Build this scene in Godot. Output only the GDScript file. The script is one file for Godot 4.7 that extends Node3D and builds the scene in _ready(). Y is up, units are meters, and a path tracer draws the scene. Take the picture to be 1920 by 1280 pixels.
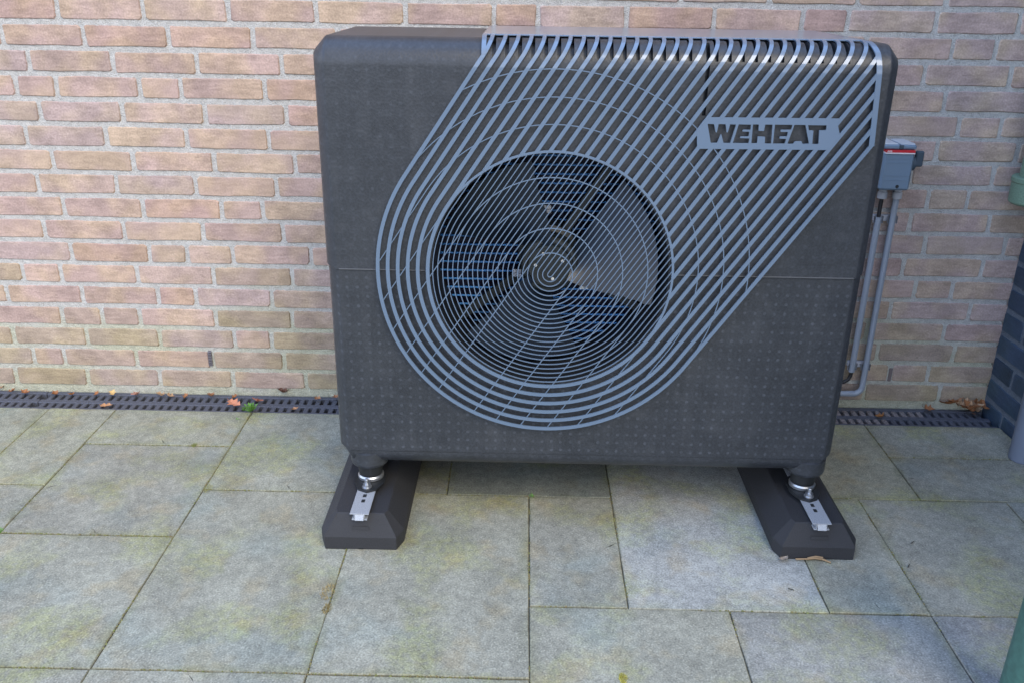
extends Node3D

# ------------------------------------------------------------------ geometry
class Geo:
	var v := PackedVector3Array()
	var n := PackedVector3Array()
	var t := PackedVector2Array()
	var c := PackedColorArray()
	var i := PackedInt32Array()
	var plane := 0            # 1: uv from x,y   2: uv from x,z
	var u0 := Vector2.ZERO
	var us := Vector2.ONE
	var col := Color.WHITE

	func p(a: Vector3, na: Vector3) -> int:
		v.append(a)
		n.append(na)
		c.append(col)
		if plane == 2:
			t.append(Vector2((a.x - u0.x) / us.x, (a.z - u0.y) / us.y))
		elif plane == 1:
			t.append(Vector2((a.x - u0.x) / us.x, 1.0 - (a.y - u0.y) / us.y))
		else:
			t.append(Vector2.ZERO)
		return v.size() - 1

	func tri(a: Vector3, b: Vector3, d: Vector3) -> void:      # counter-clockwise seen from outside
		var m := (b - a).cross(d - a).normalized()
		var k := p(a, m)
		p(b, m)
		p(d, m)
		i.append_array([k, k + 2, k + 1])

	func quad(a: Vector3, b: Vector3, d: Vector3, e: Vector3) -> void:
		var m := (d - a).cross(e - b).normalized()
		var k := p(a, m)
		p(b, m)
		p(d, m)
		p(e, m)
		i.append_array([k, k + 2, k + 1, k, k + 3, k + 2])

	func quadn(a: Vector3, b: Vector3, d: Vector3, e: Vector3, na: Vector3, nb: Vector3, nd: Vector3, ne: Vector3) -> void:
		var flip := (d - a).cross(e - b).dot(na + nb + nd + ne) < 0.0
		var k := p(a, na)
		p(b, nb)
		p(d, nd)
		p(e, ne)
		if flip:
			i.append_array([k, k + 1, k + 2, k, k + 2, k + 3])
		else:
			i.append_array([k, k + 2, k + 1, k, k + 3, k + 2])

	func out_quad(a: Vector3, b: Vector3, d: Vector3, e: Vector3, mid: Vector3) -> void:
		if (d - a).cross(e - b).dot((a + b + d + e) * 0.25 - mid) < 0.0:
			quad(a, e, d, b)
		else:
			quad(a, b, d, e)

	func out_tri(a: Vector3, b: Vector3, d: Vector3, mid: Vector3) -> void:
		if (b - a).cross(d - a).dot((a + b + d) / 3.0 - mid) < 0.0:
			tri(a, d, b)
		else:
			tri(a, b, d)

	func box(lo: Vector3, hi: Vector3, b := 0.0) -> void:      # a box with chamfered edges
		var mid := (lo + hi) * 0.5
		var h := (hi - lo) * 0.5
		var q := {}
		for sx in [-1, 1]:
			for sy in [-1, 1]:
				for sz in [-1, 1]:
					var s := Vector3(sx, sy, sz)
					q[[s, 0]] = mid + s * (h - Vector3(0, b, b))
					q[[s, 1]] = mid + s * (h - Vector3(b, 0, b))
					q[[s, 2]] = mid + s * (h - Vector3(b, b, 0))
					if b > 0.0:
						out_tri(q[[s, 0]], q[[s, 1]], q[[s, 2]], mid)
		for ax in 3:
			var a2 := (ax + 1) % 3
			var a3 := (ax + 2) % 3
			for s in [-1, 1]:
				var k := []
				for w in [[-1, -1], [1, -1], [1, 1], [-1, 1]]:
					var d := Vector3.ZERO
					d[ax] = s
					d[a2] = w[0]
					d[a3] = w[1]
					k.append(q[[d, ax]])
				out_quad(k[0], k[1], k[2], k[3], mid)
				if b > 0.0:
					for s2 in [-1, 1]:                     # the edge along a3 between faces ax and a2
						var e0 := Vector3.ZERO
						e0[ax] = s
						e0[a2] = s2
						e0[a3] = -1
						var e1 := e0
						e1[a3] = 1
						out_quad(q[[e0, ax]], q[[e1, ax]], q[[e1, a2]], q[[e0, a2]], mid)

	func tube(path: Array, r: float, seg := 12, caps := true) -> void:
		var rings := []
		var up := Vector3(0.31, 0.87, 0.38).normalized()
		for k in path.size():
			var d: Vector3 = (path[mini(k + 1, path.size() - 1)] - path[maxi(k - 1, 0)]).normalized()
			var sx := d.cross(up)
			if sx.length() < 0.1:
				sx = d.cross(Vector3.RIGHT)
			sx = sx.normalized()
			up = sx.cross(d).normalized()
			var ring := []
			for s in seg:
				var a := TAU * s / seg
				ring.append(sx * cos(a) + up * sin(a))
			rings.append(ring)
		for k in path.size() - 1:
			for s in seg:
				var s2 := (s + 1) % seg
				var a: Vector3 = rings[k][s]
				var b: Vector3 = rings[k][s2]
				var d: Vector3 = rings[k + 1][s2]
				var e: Vector3 = rings[k + 1][s]
				quadn(path[k] + a * r, path[k] + b * r, path[k + 1] + d * r, path[k + 1] + e * r, a, b, d, e)
		if caps:
			var m0: Vector3 = path[path.size() / 2]
			for k in [0, path.size() - 1]:
				for s in seg:
					out_tri(path[k], path[k] + rings[k][s] * r, path[k] + rings[k][(s + 1) % seg] * r, m0)

	func lathe(at: Vector3, prof: Array, seg := 24, axis := Vector3.UP) -> void:   # prof: [radius, height] upwards
		var x := axis.cross(Vector3.RIGHT if absf(axis.x) < 0.9 else Vector3.FORWARD).normalized()
		var z := x.cross(axis).normalized()
		for k in prof.size() - 1:
			var dr: float = prof[k + 1][0] - prof[k][0]
			var dh: float = prof[k + 1][1] - prof[k][1]
			for s in seg:
				var pt := []
				var nr := []
				for a in [TAU * s / seg, TAU * (s + 1) / seg]:
					var d := x * cos(a) + z * sin(a)
					pt.append([at + d * prof[k][0] + axis * prof[k][1], at + d * prof[k + 1][0] + axis * prof[k + 1][1]])
					nr.append((d * dh - axis * dr).normalized())
				quadn(pt[0][0], pt[1][0], pt[1][1], pt[0][1], nr[0], nr[1], nr[1], nr[0])

	func mesh() -> ArrayMesh:
		var a := []
		a.resize(Mesh.ARRAY_MAX)
		a[Mesh.ARRAY_VERTEX] = v
		a[Mesh.ARRAY_NORMAL] = n
		a[Mesh.ARRAY_TEX_UV] = t
		a[Mesh.ARRAY_COLOR] = c
		a[Mesh.ARRAY_INDEX] = i
		var m := ArrayMesh.new()
		m.add_surface_from_arrays(Mesh.PRIMITIVE_TRIANGLES, a)
		return m


var M := {}
var rng := RandomNumberGenerator.new()


func obj(called: String, g, m: Material, parent: Node3D = self) -> MeshInstance3D:
	var o := MeshInstance3D.new()
	o.name = called
	o.mesh = g.mesh() if g is Geo else g
	o.material_override = m
	parent.add_child(o, true)
	return o


func node(called: String, parent: Node3D = self, at := Vector3.ZERO) -> Node3D:
	var o := Node3D.new()
	o.name = called
	o.position = at
	parent.add_child(o, true)
	return o


func tag(o: Node3D, label: String, category := "", group := "", kind := "") -> void:
	if label:
		o.set_meta("label", label)
	if category:
		o.set_meta("category", category)
	if group:
		o.set_meta("group", group)
	if kind:
		o.set_meta("kind", kind)


func lin(r: float, g: float, b: float) -> Color:
	return Color(r, g, b).linear_to_srgb()


func mat(called: String, c: Color, rough := 0.8, metal := 0.0) -> StandardMaterial3D:
	var m := StandardMaterial3D.new()
	m.resource_name = called
	m.albedo_color = c
	m.roughness = rough
	m.metallic = metal
	M[called] = m
	return m


func noise(freq: float, sd: int, oct := 3, kind := FastNoiseLite.TYPE_SIMPLEX_SMOOTH) -> FastNoiseLite:
	var f := FastNoiseLite.new()
	f.seed = sd
	f.noise_type = kind
	f.frequency = freq
	f.fractal_octaves = oct
	f.fractal_type = FastNoiseLite.FRACTAL_FBM if oct > 1 else FastNoiseLite.FRACTAL_NONE
	return f


func seamless(freq: float, sd: int, size: int, oct := 3, h := 0) -> PackedByteArray:
	var im := noise(freq, sd, oct).get_seamless_image(size, h if h else size)
	im.convert(Image.FORMAT_L8)
	return im.get_data()


func tex(data: PackedByteArray, w: int, h: int, format := Image.FORMAT_RGB8) -> ImageTexture:
	return ImageTexture.create_from_image(Image.create_from_data(w, h, false, format, data))


func bump(m: StandardMaterial3D, t: Texture2D, cm: float) -> void:
	m.heightmap_enabled = true
	m.heightmap_texture = t
	m.heightmap_scale = cm


func triplanar(m: StandardMaterial3D, per_metre: float) -> void:
	m.uv1_triplanar = true
	m.uv1_world_triplanar = true
	m.uv1_scale = Vector3.ONE * per_metre


# ------------------------------------------------------------------ materials
func brick_textures() -> void:
	var s := 1024
	var n1 := seamless(0.012, 11, s, 2)
	var n2 := seamless(0.03, 12, s, 3)
	var n3 := seamless(0.25, 13, s, 3)
	var n4 := seamless(0.009, 14, s, 3)
	var n5 := seamless(0.09, 15, s, 3)
	var d := PackedByteArray()
	d.resize(s * s * 3)
	var hgt := PackedByteArray()
	hgt.resize(s * s)
	for k in s * s:
		var wrinkle: int = n5[(k / s) * s + (k % s) / 4]       # drag marks along the brick
		var f := 0.88 + (n1[k] - 128) * 0.0005 + (n2[k] - 128) * 0.0004 + (n3[k] - 128) * 0.0007 + (wrinkle - 128) * 0.0005
		var h := clampf((n4[k] - 80) * 0.011, 0.0, 1.0)          # yellow-ochre to lavender patches of the firing
		if wrinkle > 200:
			f *= 0.90
		if n3[k] > 212:
			f *= 1.05
		d[k * 3] = int(clampf(f * (1.015 - 0.025 * h), 0.0, 1.0) * 255)
		d[k * 3 + 1] = int(clampf(f * (0.985 - 0.03 * h), 0.0, 1.0) * 255)
		d[k * 3 + 2] = int(clampf(f * (0.925 + 0.035 * h), 0.0, 1.0) * 255)
		hgt[k] = int(clampf(128 + (n2[k] - 128) * 0.4 + (n3[k] - 128) * 0.4 + (wrinkle - 128) * 0.7, 0, 255))
	var m := mat("brick_clay", Color.WHITE, 0.92)
	m.vertex_color_use_as_albedo = true
	m.albedo_texture = tex(d, s, s)
	bump(m, tex(hgt, s, s, Image.FORMAT_L8), 0.13)
	m.metallic_specular = 0.35
	# mortar: sandy, with dark and bright grains
	var e := PackedByteArray()
	e.resize(s * s * 3)
	var hm := PackedByteArray()
	hm.resize(s * s)
	for k in s * s:
		var f := 0.92 + (n2[k] - 128) * 0.0005 + (n3[k] - 128) * 0.0010
		var g: int = n5[(k * 7 + 1311) % (s * s)]
		if n3[(k + 5 * s + 300) % (s * s)] > 198:
			f *= 0.66
		elif g > 214:
			f *= 0.78
		for q in 3:
			e[k * 3 + q] = int(clampf(f, 0.0, 1.0) * 255)
		hm[k] = int(clampf(128 + (n3[k] - 128) * 0.9 + (n5[k] - 128) * 0.7, 0, 255))
	m = mat("mortar", Color.WHITE, 0.95)
	m.vertex_color_use_as_albedo = true
	m.albedo_texture = tex(e, s, s)
	bump(m, tex(hm, s, s, Image.FORMAT_L8), 0.20)
	m.metallic_specular = 0.3


func paving_textures() -> void:
	var w := 2048
	var h := 1024
	var px := 3.4 / w
	var data := []
	# x -1.9 .. 1.5, z 0 .. 1.7
	for a in [[0.008, 21, 4], [0.05, 22, 3], [0.35, 23, 3], [0.0045, 24, 4], [0.013, 25, 4], [0.09, 26, 4]]:
		var f := noise(a[0], a[1], a[2])
		var im := f.get_image(w, h)
		im.convert(Image.FORMAT_L8)
		data.append(im.get_data())
	var streak := noise(0.006, 31, 4)
	streak.domain_warp_enabled = true
	streak.domain_warp_amplitude = 60
	streak.domain_warp_frequency = 0.006
	var im2 := streak.get_image(w, h)
	im2.convert(Image.FORMAT_L8)
	var st := im2.get_data()
	var d := PackedByteArray()
	d.resize(w * h * 3)
	var hm := PackedByteArray()
	hm.resize(w * h)
	var n0: PackedByteArray = data[0]
	var n1: PackedByteArray = data[1]
	var n2: PackedByteArray = data[2]
	var n3: PackedByteArray = data[3]
	var n4: PackedByteArray = data[4]
	var n5: PackedByteArray = data[5]
	for k in w * h:
		var f := 0.80 + (n1[k] - 128) * 0.0005 + (n2[k] - 128) * 0.0015 + (n5[k] - 128) * 0.0004 + (n0[k] - 128) * 0.0005
		if n2[k] > 208:
			f *= 1.10
		elif n2[k] < 40:
			f *= 0.90
		var algae := clampf((st[k] - 136) * 0.007, 0.0, 0.5) * clampf((n5[k] - 30) * 0.008, 0.2, 1.0)
		var blue := clampf((n3[k] - 140) * 0.014, 0.0, 1.0)
		var warm := clampf((n4[k] - 150) * 0.016, 0.0, 1.0)
		var r := f * (1.0 - 0.02 * algae - 0.05 * blue + 0.02 * warm)
		var g := f * (1.0 + 0.0 * algae - 0.015 * blue - 0.012 * warm)
		var b := f * (1.0 - 0.25 * algae + 0.015 * blue - 0.06 * warm)
		d[k * 3] = int(clampf(r, 0, 1) * 255)
		d[k * 3 + 1] = int(clampf(g, 0, 1) * 255)
		d[k * 3 + 2] = int(clampf(b, 0, 1) * 255)
		hm[k] = int(clampf(128 + (n5[k] - 128) * 0.35 + (n2[k] - 128) * 0.5 + (st[k] - 128) * 0.3 + (n1[k] - 128) * 0.35, 0, 255))
	var m := mat("paving_stone", Color.WHITE, 0.78)
	m.vertex_color_use_as_albedo = true
	m.albedo_texture = tex(d, w, h)
	bump(m, tex(hm, w, h, Image.FORMAT_L8), 0.13)
	m.metallic_specular = 0.4


func shell_textures() -> void:
	# expanded foam: fused beads and a grid of small round vent marks, 16 x 16 marks on 328 mm
	var s := 512
	var cell := s / 16
	var bead := noise(0.13, 41, 1, FastNoiseLite.TYPE_CELLULAR).get_seamless_image(s, s)
	bead.convert(Image.FORMAT_L8)
	var bd := bead.get_data()
	var n2 := seamless(0.02, 42, s, 3)
	var r := RandomNumberGenerator.new()
	r.seed = 5
	for which in 2:
		r.seed = 5 + which
		var strength := []
		var off := []
		for k in 256:
			strength.append(r.randf_range(0.55, 1.0) * (1.0 if r.randf() > 0.04 else 0.2))
			off.append(Vector2(r.randf_range(-1.2, 1.2), r.randf_range(-1.2, 1.2)))
		var d := PackedByteArray()
		d.resize(s * s * 3)
		var hm := PackedByteArray()
		hm.resize(s * s)
		for y in s:
			for x in s:
				var k := y * s + x
				var q := (y / cell) * 16 + x / cell
				var o: Vector2 = off[q]
				var dist := Vector2(x % cell - cell / 2 - o.x, y % cell - cell / 2 - o.y).length()
				var dot: float = clampf((6.2 - dist) * 0.5, 0.0, 1.0) * strength[q]
				var rim: float = clampf(1.0 - absf(dist - 5.0) * 0.6, 0.0, 1.0) * strength[q]
				var f := 0.62 + (bd[k] - 128) * 0.0005 + (n2[k] - 128) * 0.0004
				f *= 1.0 + (0.32 if which == 0 else 0.15) * dot
				for c in 3:
					d[k * 3 + c] = int(clampf(f, 0, 1) * 255)
				hm[k] = int(clampf(120 + (bd[k] - 128) * 0.45 + rim * 34 + dot * 16, 0, 255))
		var m := mat("dark_foam_marked" if which == 0 else "dark_foam", lin(0.084, 0.096, 0.117), 0.40)
		m.albedo_texture = tex(d, s, s)
		bump(m, tex(hm, s, s, Image.FORMAT_L8), 0.045)
		m.metallic_specular = 0.5


func dust() -> ImageTexture:               # pale dust and run-off streaks, 1 m square
	var s := 512
	var a := seamless(0.03, 61, s, 4)
	var b := seamless(0.008, 62, s, 3)
	var d := PackedByteArray()
	d.resize(s * s * 4)
	for y in s:
		for x in s:
			var k := y * s + x
			var run: int = a[(y / 9) * s + x]
			var f := clampf((b[k] - 100) * 0.0004, 0.0, 0.035) + clampf((run - 158) * 0.0006, 0.0, 0.035) + clampf((a[k] - 180) * 0.001, 0.0, 0.04)
			d[k * 4] = 128
			d[k * 4 + 1] = 130
			d[k * 4 + 2] = 134
			d[k * 4 + 3] = int(clampf(f, 0.0, 0.4) * 255)
	return tex(d, s, s, Image.FORMAT_RGBA8)


func speckle(called: String, freq: float, lo: float, size := 512) -> ImageTexture:
	var a := seamless(freq, called.hash() % 999, size, 4)
	var d := PackedByteArray()
	d.resize(size * size * 3)
	for k in size * size:
		var f := int(clampf(lo + (1.0 - lo) * a[k] / 255.0, 0, 1) * 255)
		d[k * 3] = f
		d[k * 3 + 1] = f
		d[k * 3 + 2] = f
	return tex(d, size, size)


func make_materials() -> void:
	brick_textures()
	paving_textures()
	shell_textures()
	mat("seam_foam", lin(0.085, 0.088, 0.095), 0.5)
	var film := dust()
	for q in ["dark_foam", "dark_foam_marked"]:
		var fm: StandardMaterial3D = M[q]
		fm.detail_enabled = true
		fm.detail_albedo = film
		fm.detail_uv_layer = BaseMaterial3D.DETAIL_UV_2
		fm.uv2_triplanar = true
		fm.uv2_world_triplanar = true
		fm.uv2_scale = Vector3.ONE
	var fine := speckle("fine", 0.06, 0.72)
	var soft := speckle("soft", 0.02, 0.8)
	var m := mat("grille_paint", lin(0.118, 0.172, 0.250), 0.36, 0.1)
	m.clearcoat_enabled = true
	m.clearcoat = 0.8
	m.clearcoat_roughness = 0.10
	m = mat("fan_plastic", lin(0.009, 0.015, 0.026), 0.34)
	m.metallic_specular = 0.5
	m = mat("shroud", lin(0.012, 0.014, 0.017), 0.5)
	m = mat("coil_fins", lin(0.006, 0.009, 0.045), 0.45)
	m = mat("coil_tube", lin(0.055, 0.24, 0.60), 0.35, 0.0)
	m = mat("hub_cover", lin(0.010, 0.014, 0.015), 0.5)
	m = mat("white_plastic", lin(0.62, 0.62, 0.58), 0.5)
	m = mat("zinc", lin(0.48, 0.50, 0.53), 0.38, 0.9)
	m = mat("galvanised", lin(0.50, 0.53, 0.57), 0.5, 0.25)
	m.albedo_texture = fine
	triplanar(m, 12.0)
	bump(m, fine, 0.01)
	m = mat("rubber", lin(0.034, 0.035, 0.040), 0.7)
	m.albedo_texture = fine
	triplanar(m, 9.0)
	bump(m, speckle("granule", 0.14, 0.0), 0.10)
	m = mat("black_rubber", lin(0.012, 0.014, 0.016), 0.55)
	m = mat("grate_plastic", lin(0.112, 0.120, 0.150), 0.62)
	m.albedo_texture = fine
	triplanar(m, 4.0)
	bump(m, fine, 0.03)
	m = mat("grate_dusty", lin(0.40, 0.35, 0.34), 0.85)
	m.albedo_texture = speckle("dust", 0.03, 0.5)
	triplanar(m, 8.0)
	m = mat("channel", lin(0.014, 0.014, 0.016), 0.9)
	m = mat("box_plastic", lin(0.155, 0.225, 0.305), 0.5)
	m = mat("box_lid", lin(0.50, 0.54, 0.58), 0.45)
	m = mat("box_dark", lin(0.05, 0.075, 0.10), 0.5)
	m = mat("label_red", lin(0.55, 0.02, 0.03), 0.4)
	m = mat("label_white", lin(0.78, 0.75, 0.75), 0.4)
	m = mat("pipe_grey", lin(0.29, 0.335, 0.40), 0.42)
	m = mat("gland_grey", lin(0.42, 0.44, 0.48), 0.45)
	m = mat("cable_black", lin(0.015, 0.016, 0.02), 0.5)
	m = mat("green_paint", lin(0.06, 0.155, 0.125), 0.45)
	m.albedo_texture = soft
	triplanar(m, 6.0)
	m = mat("green_pipe", lin(0.20, 0.32, 0.23), 0.55)
	m.albedo_texture = fine
	triplanar(m, 7.0)
	m = mat("drainpipe", lin(0.15, 0.18, 0.235), 0.45)
	m = mat("soil", lin(0.165, 0.148, 0.115), 0.95)
	m.albedo_texture = fine
	triplanar(m, 6.0)
	bump(m, fine, 0.3)
	m = mat("leaf_dry", Color.WHITE, 0.7)
	m.vertex_color_use_as_albedo = true
	m.backlight_enabled = true
	m.backlight = Color(0.25, 0.2, 0.15)
	m = mat("weed", Color.WHITE, 0.6)
	m.vertex_color_use_as_albedo = true
	m.backlight_enabled = true
	m.backlight = Color(0.4, 0.45, 0.3)
	m = mat("moss", Color.WHITE, 0.95)
	m.vertex_color_use_as_albedo = true
	m = mat("vent_metal", lin(0.15, 0.135, 0.145), 0.6)
	mat("open_joint", lin(0.17, 0.14, 0.135), 0.9)


# ------------------------------------------------------------------ walls
func brick(x0: float, x1: float, y0: float, y1: float, depth: float, c: Color, z := 0.0) -> Geo:
	var g := Geo.new()
	g.plane = 1
	g.us = Vector2(1.6, 1.6)
	g.u0 = Vector2(rng.randf() * 0.6 - 2.0, rng.randf() * 0.6 - 2.0)
	g.col = c
	var ring := []
	var j := 0.0014
	var steps := 3 if x1 - x0 > 0.15 else 1
	var cr := [rng.randf_range(0.002, 0.006), rng.randf_range(0.002, 0.006), rng.randf_range(0.002, 0.006), rng.randf_range(0.002, 0.006)]
	for k in steps + 1:
		ring.append(Vector2(lerpf(x0 + cr[0], x1 - cr[1], float(k) / steps), y0))
	ring.append(Vector2(x1, y0 + cr[1]))
	ring.append(Vector2(x1, y1 - cr[2]))
	for k in steps + 1:
		ring.append(Vector2(lerpf(x1 - cr[2], x0 + cr[3], float(k) / steps), y1))
	ring.append(Vector2(x0, y1 - cr[3]))
	ring.append(Vector2(x0, y0 + cr[0]))
	var mid := Vector2((x0 + x1) * 0.5, (y0 + y1) * 0.5)
	var n := ring.size()
	var front := []
	var edge := []
	var tilt := Vector2(rng.randf_range(-0.006, 0.006), rng.randf_range(-0.02, 0.02))
	for k in n:
		var q: Vector2 = ring[k] + Vector2(rng.randf_range(-j, j), rng.randf_range(-j, j))
		var dq := mid - q
		var inn := q + Vector2(signf(dq.x) * minf(0.0024, absf(dq.x) * 0.5), signf(dq.y) * minf(0.0024, absf(dq.y) * 0.5))
		edge.append(Vector3(q.x, q.y, z - 0.0035))
		front.append(Vector3(inn.x, inn.y, z + rng.randf_range(-0.0005, 0.0005) + (inn - mid).dot(tilt)))
	var centre := Vector3(mid.x, mid.y, z + 0.0004)
	for k in n:
		var k2 := (k + 1) % n
		var nz := Vector3(0, 0, 1)
		var a := g.p(centre, nz)
		g.p(front[k], nz)
		g.p(front[k2], nz)
		g.i.append_array([a, a + 2, a + 1])
		g.quad(edge[k], edge[k2], front[k2], front[k])
		var back := Vector3(0, 0, -depth)
		g.quad(edge[k] + back, edge[k2] + back, edge[k2], edge[k])
	return g


func brick_colour() -> Color:
	var pick := rng.randf()
	var c := Color(0.575, 0.45, 0.39)              # pink-orange
	if pick < 0.20:
		c = Color(0.575, 0.46, 0.39)              # yellow ochre
	elif pick < 0.38:
		c = Color(0.555, 0.455, 0.415)              # greyed lavender
	elif pick < 0.50:
		c = Color(0.56, 0.42, 0.36)             # redder
	var f := rng.randf_range(0.94, 1.06)
	return Color(c.r * f, c.g * f, c.b * f)


func mortar_sheet(x0: float, x1: float, y0: float, y1: float, step: float, z: float, tint: Callable) -> ArrayMesh:
	var w := int((x1 - x0) / step) + 1
	var h := int((y1 - y0) / step) + 1
	var f := noise(90.0, 77, 3)
	var st := SurfaceTool.new()
	st.begin(Mesh.PRIMITIVE_TRIANGLES)
	for y in h + 1:
		for x in w + 1:
			var px := minf(x0 + x * step, x1)
			var py := minf(y0 + y * step, y1)
			st.set_color(tint.call(px, py))
			st.set_uv(Vector2(px / 0.8, -py / 0.8))
			st.add_vertex(Vector3(px, py, z + f.get_noise_2d(px, py) * 0.0022))
	for y in h:
		for x in w:
			var k := y * (w + 1) + x
			st.add_index(k)
			st.add_index(k + w + 1)
			st.add_index(k + 1)
			st.add_index(k + 1)
			st.add_index(k + w + 1)
			st.add_index(k + w + 2)
	st.generate_normals()
	return st.commit()


var algae_noise := FastNoiseLite.new()


func algae(x: float, y: float) -> float:        # green growth low on the wall, in patches
	var a := algae_noise.get_noise_2d(x * 1.0, y * 2.6)
	return clampf((0.36 - y) * 3.6 + a * 1.1 - 0.15, 0.0, 1.0)


func grime(x: float) -> float:                  # the sheltered end by the dark wall has weathered grey
	return smoothstep(0.55, 1.25, x)


func house_wall() -> void:
	var wall := node("brick_wall")
	tag(wall, "house wall of pinkish bricks with pale sandy joints behind the heat pump", "wall")
	algae_noise = noise(2.2, 88, 4)
	var first := 1.1002
	var course := 0.06395
	# perpend joints seen in the photograph, one row per course from the top, left of the heat pump and right of it
	var left := [[-1.186, -0.969, -0.753, -0.531, -0.306, -0.084, 0.028], [-1.340, -1.131, -0.914, -0.697], [-1.282, -1.065, -0.848, -0.630], [-1.328, -1.223, -1.005, -0.897, -0.679], [-1.278, -1.060, -0.842, -0.627], [-1.327, -1.113, -0.898, -0.679], [-1.268, -1.050, -0.831, -0.614], [-1.320, -1.105, -0.889, -0.669], [-1.261, -1.042, -0.826, -0.713], [-1.326, -1.105, -0.885, -0.662], [-1.263, -1.043, -0.937, -0.809, -0.589], [-1.411, -1.302, -1.085, -0.870, -0.647], [-1.469, -1.253, -1.036, -0.928, -0.711], [-1.323, -1.207, -1.097, -0.878, -0.658], [-1.476, -1.261, -1.048, -0.830, -0.723], [-1.430, -1.338, -1.125, -0.906, -0.692], [-1.494, -1.280, -1.065, -0.848, -0.632]]
	var right := [[0.250, 0.469, 0.690, 0.804, 1.024, 1.230], [1.077, 1.186], [1.019, 1.237], [1.083], [1.132, 1.241], [1.087, 1.299], [1.249], [1.089, 1.196], [1.053, 1.266], [1.105, 1.323], [1.057, 1.276], [1.102, 1.206], [1.044, 1.267], [1.208], [1.249], [1.079, 1.188], [1.232]]
	var more := Geo.new()
	more.plane = 1
	more.us = Vector2(1.6, 1.6)
	for k in range(-24, 17):
		var xs := []
		if k >= 0:
			xs = left[k].duplicate()
			var r: Array = right[k].duplicate()
			while xs[0] > -3.0:
				xs.push_front(xs[0] - 0.219)
			while r[-1] < 1.5:
				r.append(r[-1] + 0.219)
			while r[0] - 0.219 > 0.05 and k > 0:
				r.push_front(r[0] - 0.219)
			while r[0] - xs[-1] > 0.34:
				xs.append(xs[-1] + 0.219)
			if r[0] - xs[-1] > 0.26:
				xs.append(xs[-1] + (r[0] - xs[-1]) * 0.5)
			if r[0] - xs[-1] < 0.07:
				xs.pop_back()
			xs.append_array(r)
		else:
			var x := -3.2 + rng.randf() * 0.2 + (0.11 if k % 2 else 0.0)
			while x < 1.6:
				xs.append(x)
				x += 0.219
		var y1 := first - k * course - 0.0062
		var y0 := first - (k + 1) * course + 0.0062
		for q in xs.size() - 1:
			var a: float = xs[q] + 0.0056
			var b: float = xs[q + 1] - 0.0056
			if b > 1.36:
				b = 1.40
			if a > 1.36:
				continue
			if k == 15 and absf(a + 0.906) < 0.02:
				a += 0.004
			if k == 15 and absf(b - 1.079) < 0.02:
				b -= 0.004
			var c := brick_colour()
			var al := algae((a + b) * 0.5, (y0 + y1) * 0.5)
			c = c.lerp(Color(0.52, 0.475, 0.45), grime((a + b) * 0.5) * 0.45).lerp(Color(0.40, 0.365, 0.25), al * 0.7)
			var jy := rng.randf_range(-0.0012, 0.0012)
			var g := brick(a, b, y0 + jy, y1 + jy, 0.03, c)
			if k >= -1 and b > -1.62:
				obj("brick", g, M.brick_clay, wall)
			else:
				var base := more.v.size()
				more.v.append_array(g.v)
				more.n.append_array(g.n)
				more.t.append_array(g.t)
				more.c.append_array(g.c)
				for e in g.i:
					more.i.append(e + base)
	tag(obj("brickwork", more, M.brick_clay, wall), "", "", "", "stuff")
	var tint := func(x: float, y: float) -> Color:
		return Color(0.565, 0.55, 0.525).lerp(Color(0.52, 0.53, 0.51), grime(x) * 0.7).lerp(Color(0.52, 0.52, 0.36), algae(x, y) * 0.75)
	obj("mortar", mortar_sheet(-1.75, 1.366, -0.10, 1.24, 0.006, -0.0032, tint), M.mortar, wall)
	var core := Geo.new()
	core.col = Color(0.6, 0.575, 0.53)
	core.box(Vector3(-3.3, 1.2405, -0.12), Vector3(1.40, 2.72, -0.0035))
	core.box(Vector3(-3.3, -0.3, -0.12), Vector3(-1.7505, 1.2395, -0.0035))
	core.box(Vector3(-1.75, -0.3, -0.12), Vector3(1.40, 1.2395, -0.012))
	obj("mortar_core", core, M.mortar, wall)
	# vents in open perpend joints
	var coil := Geo.new()
	for k in 9:
		var y := 0.090 + k * 0.0052
		coil.box(Vector3(-0.9135, y, -0.006), Vector3(-0.9020, y + 0.0026, 0.0035), 0.0008)
	coil.box(Vector3(-0.9120, 0.088, -0.010), Vector3(-0.9035, 0.137, -0.002))
	tag(obj("weep_vent", coil, M.vent_metal, wall), "small dark ribbed vent in an upright joint low on the wall")
	var hole := Geo.new()
	hole.box(Vector3(1.0735, 0.083, -0.012), Vector3(1.0835, 0.124, -0.0008), 0.001)
	tag(obj("weep_vent", hole, M.open_joint, wall), "dark open joint right of the grey pipes")


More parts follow.
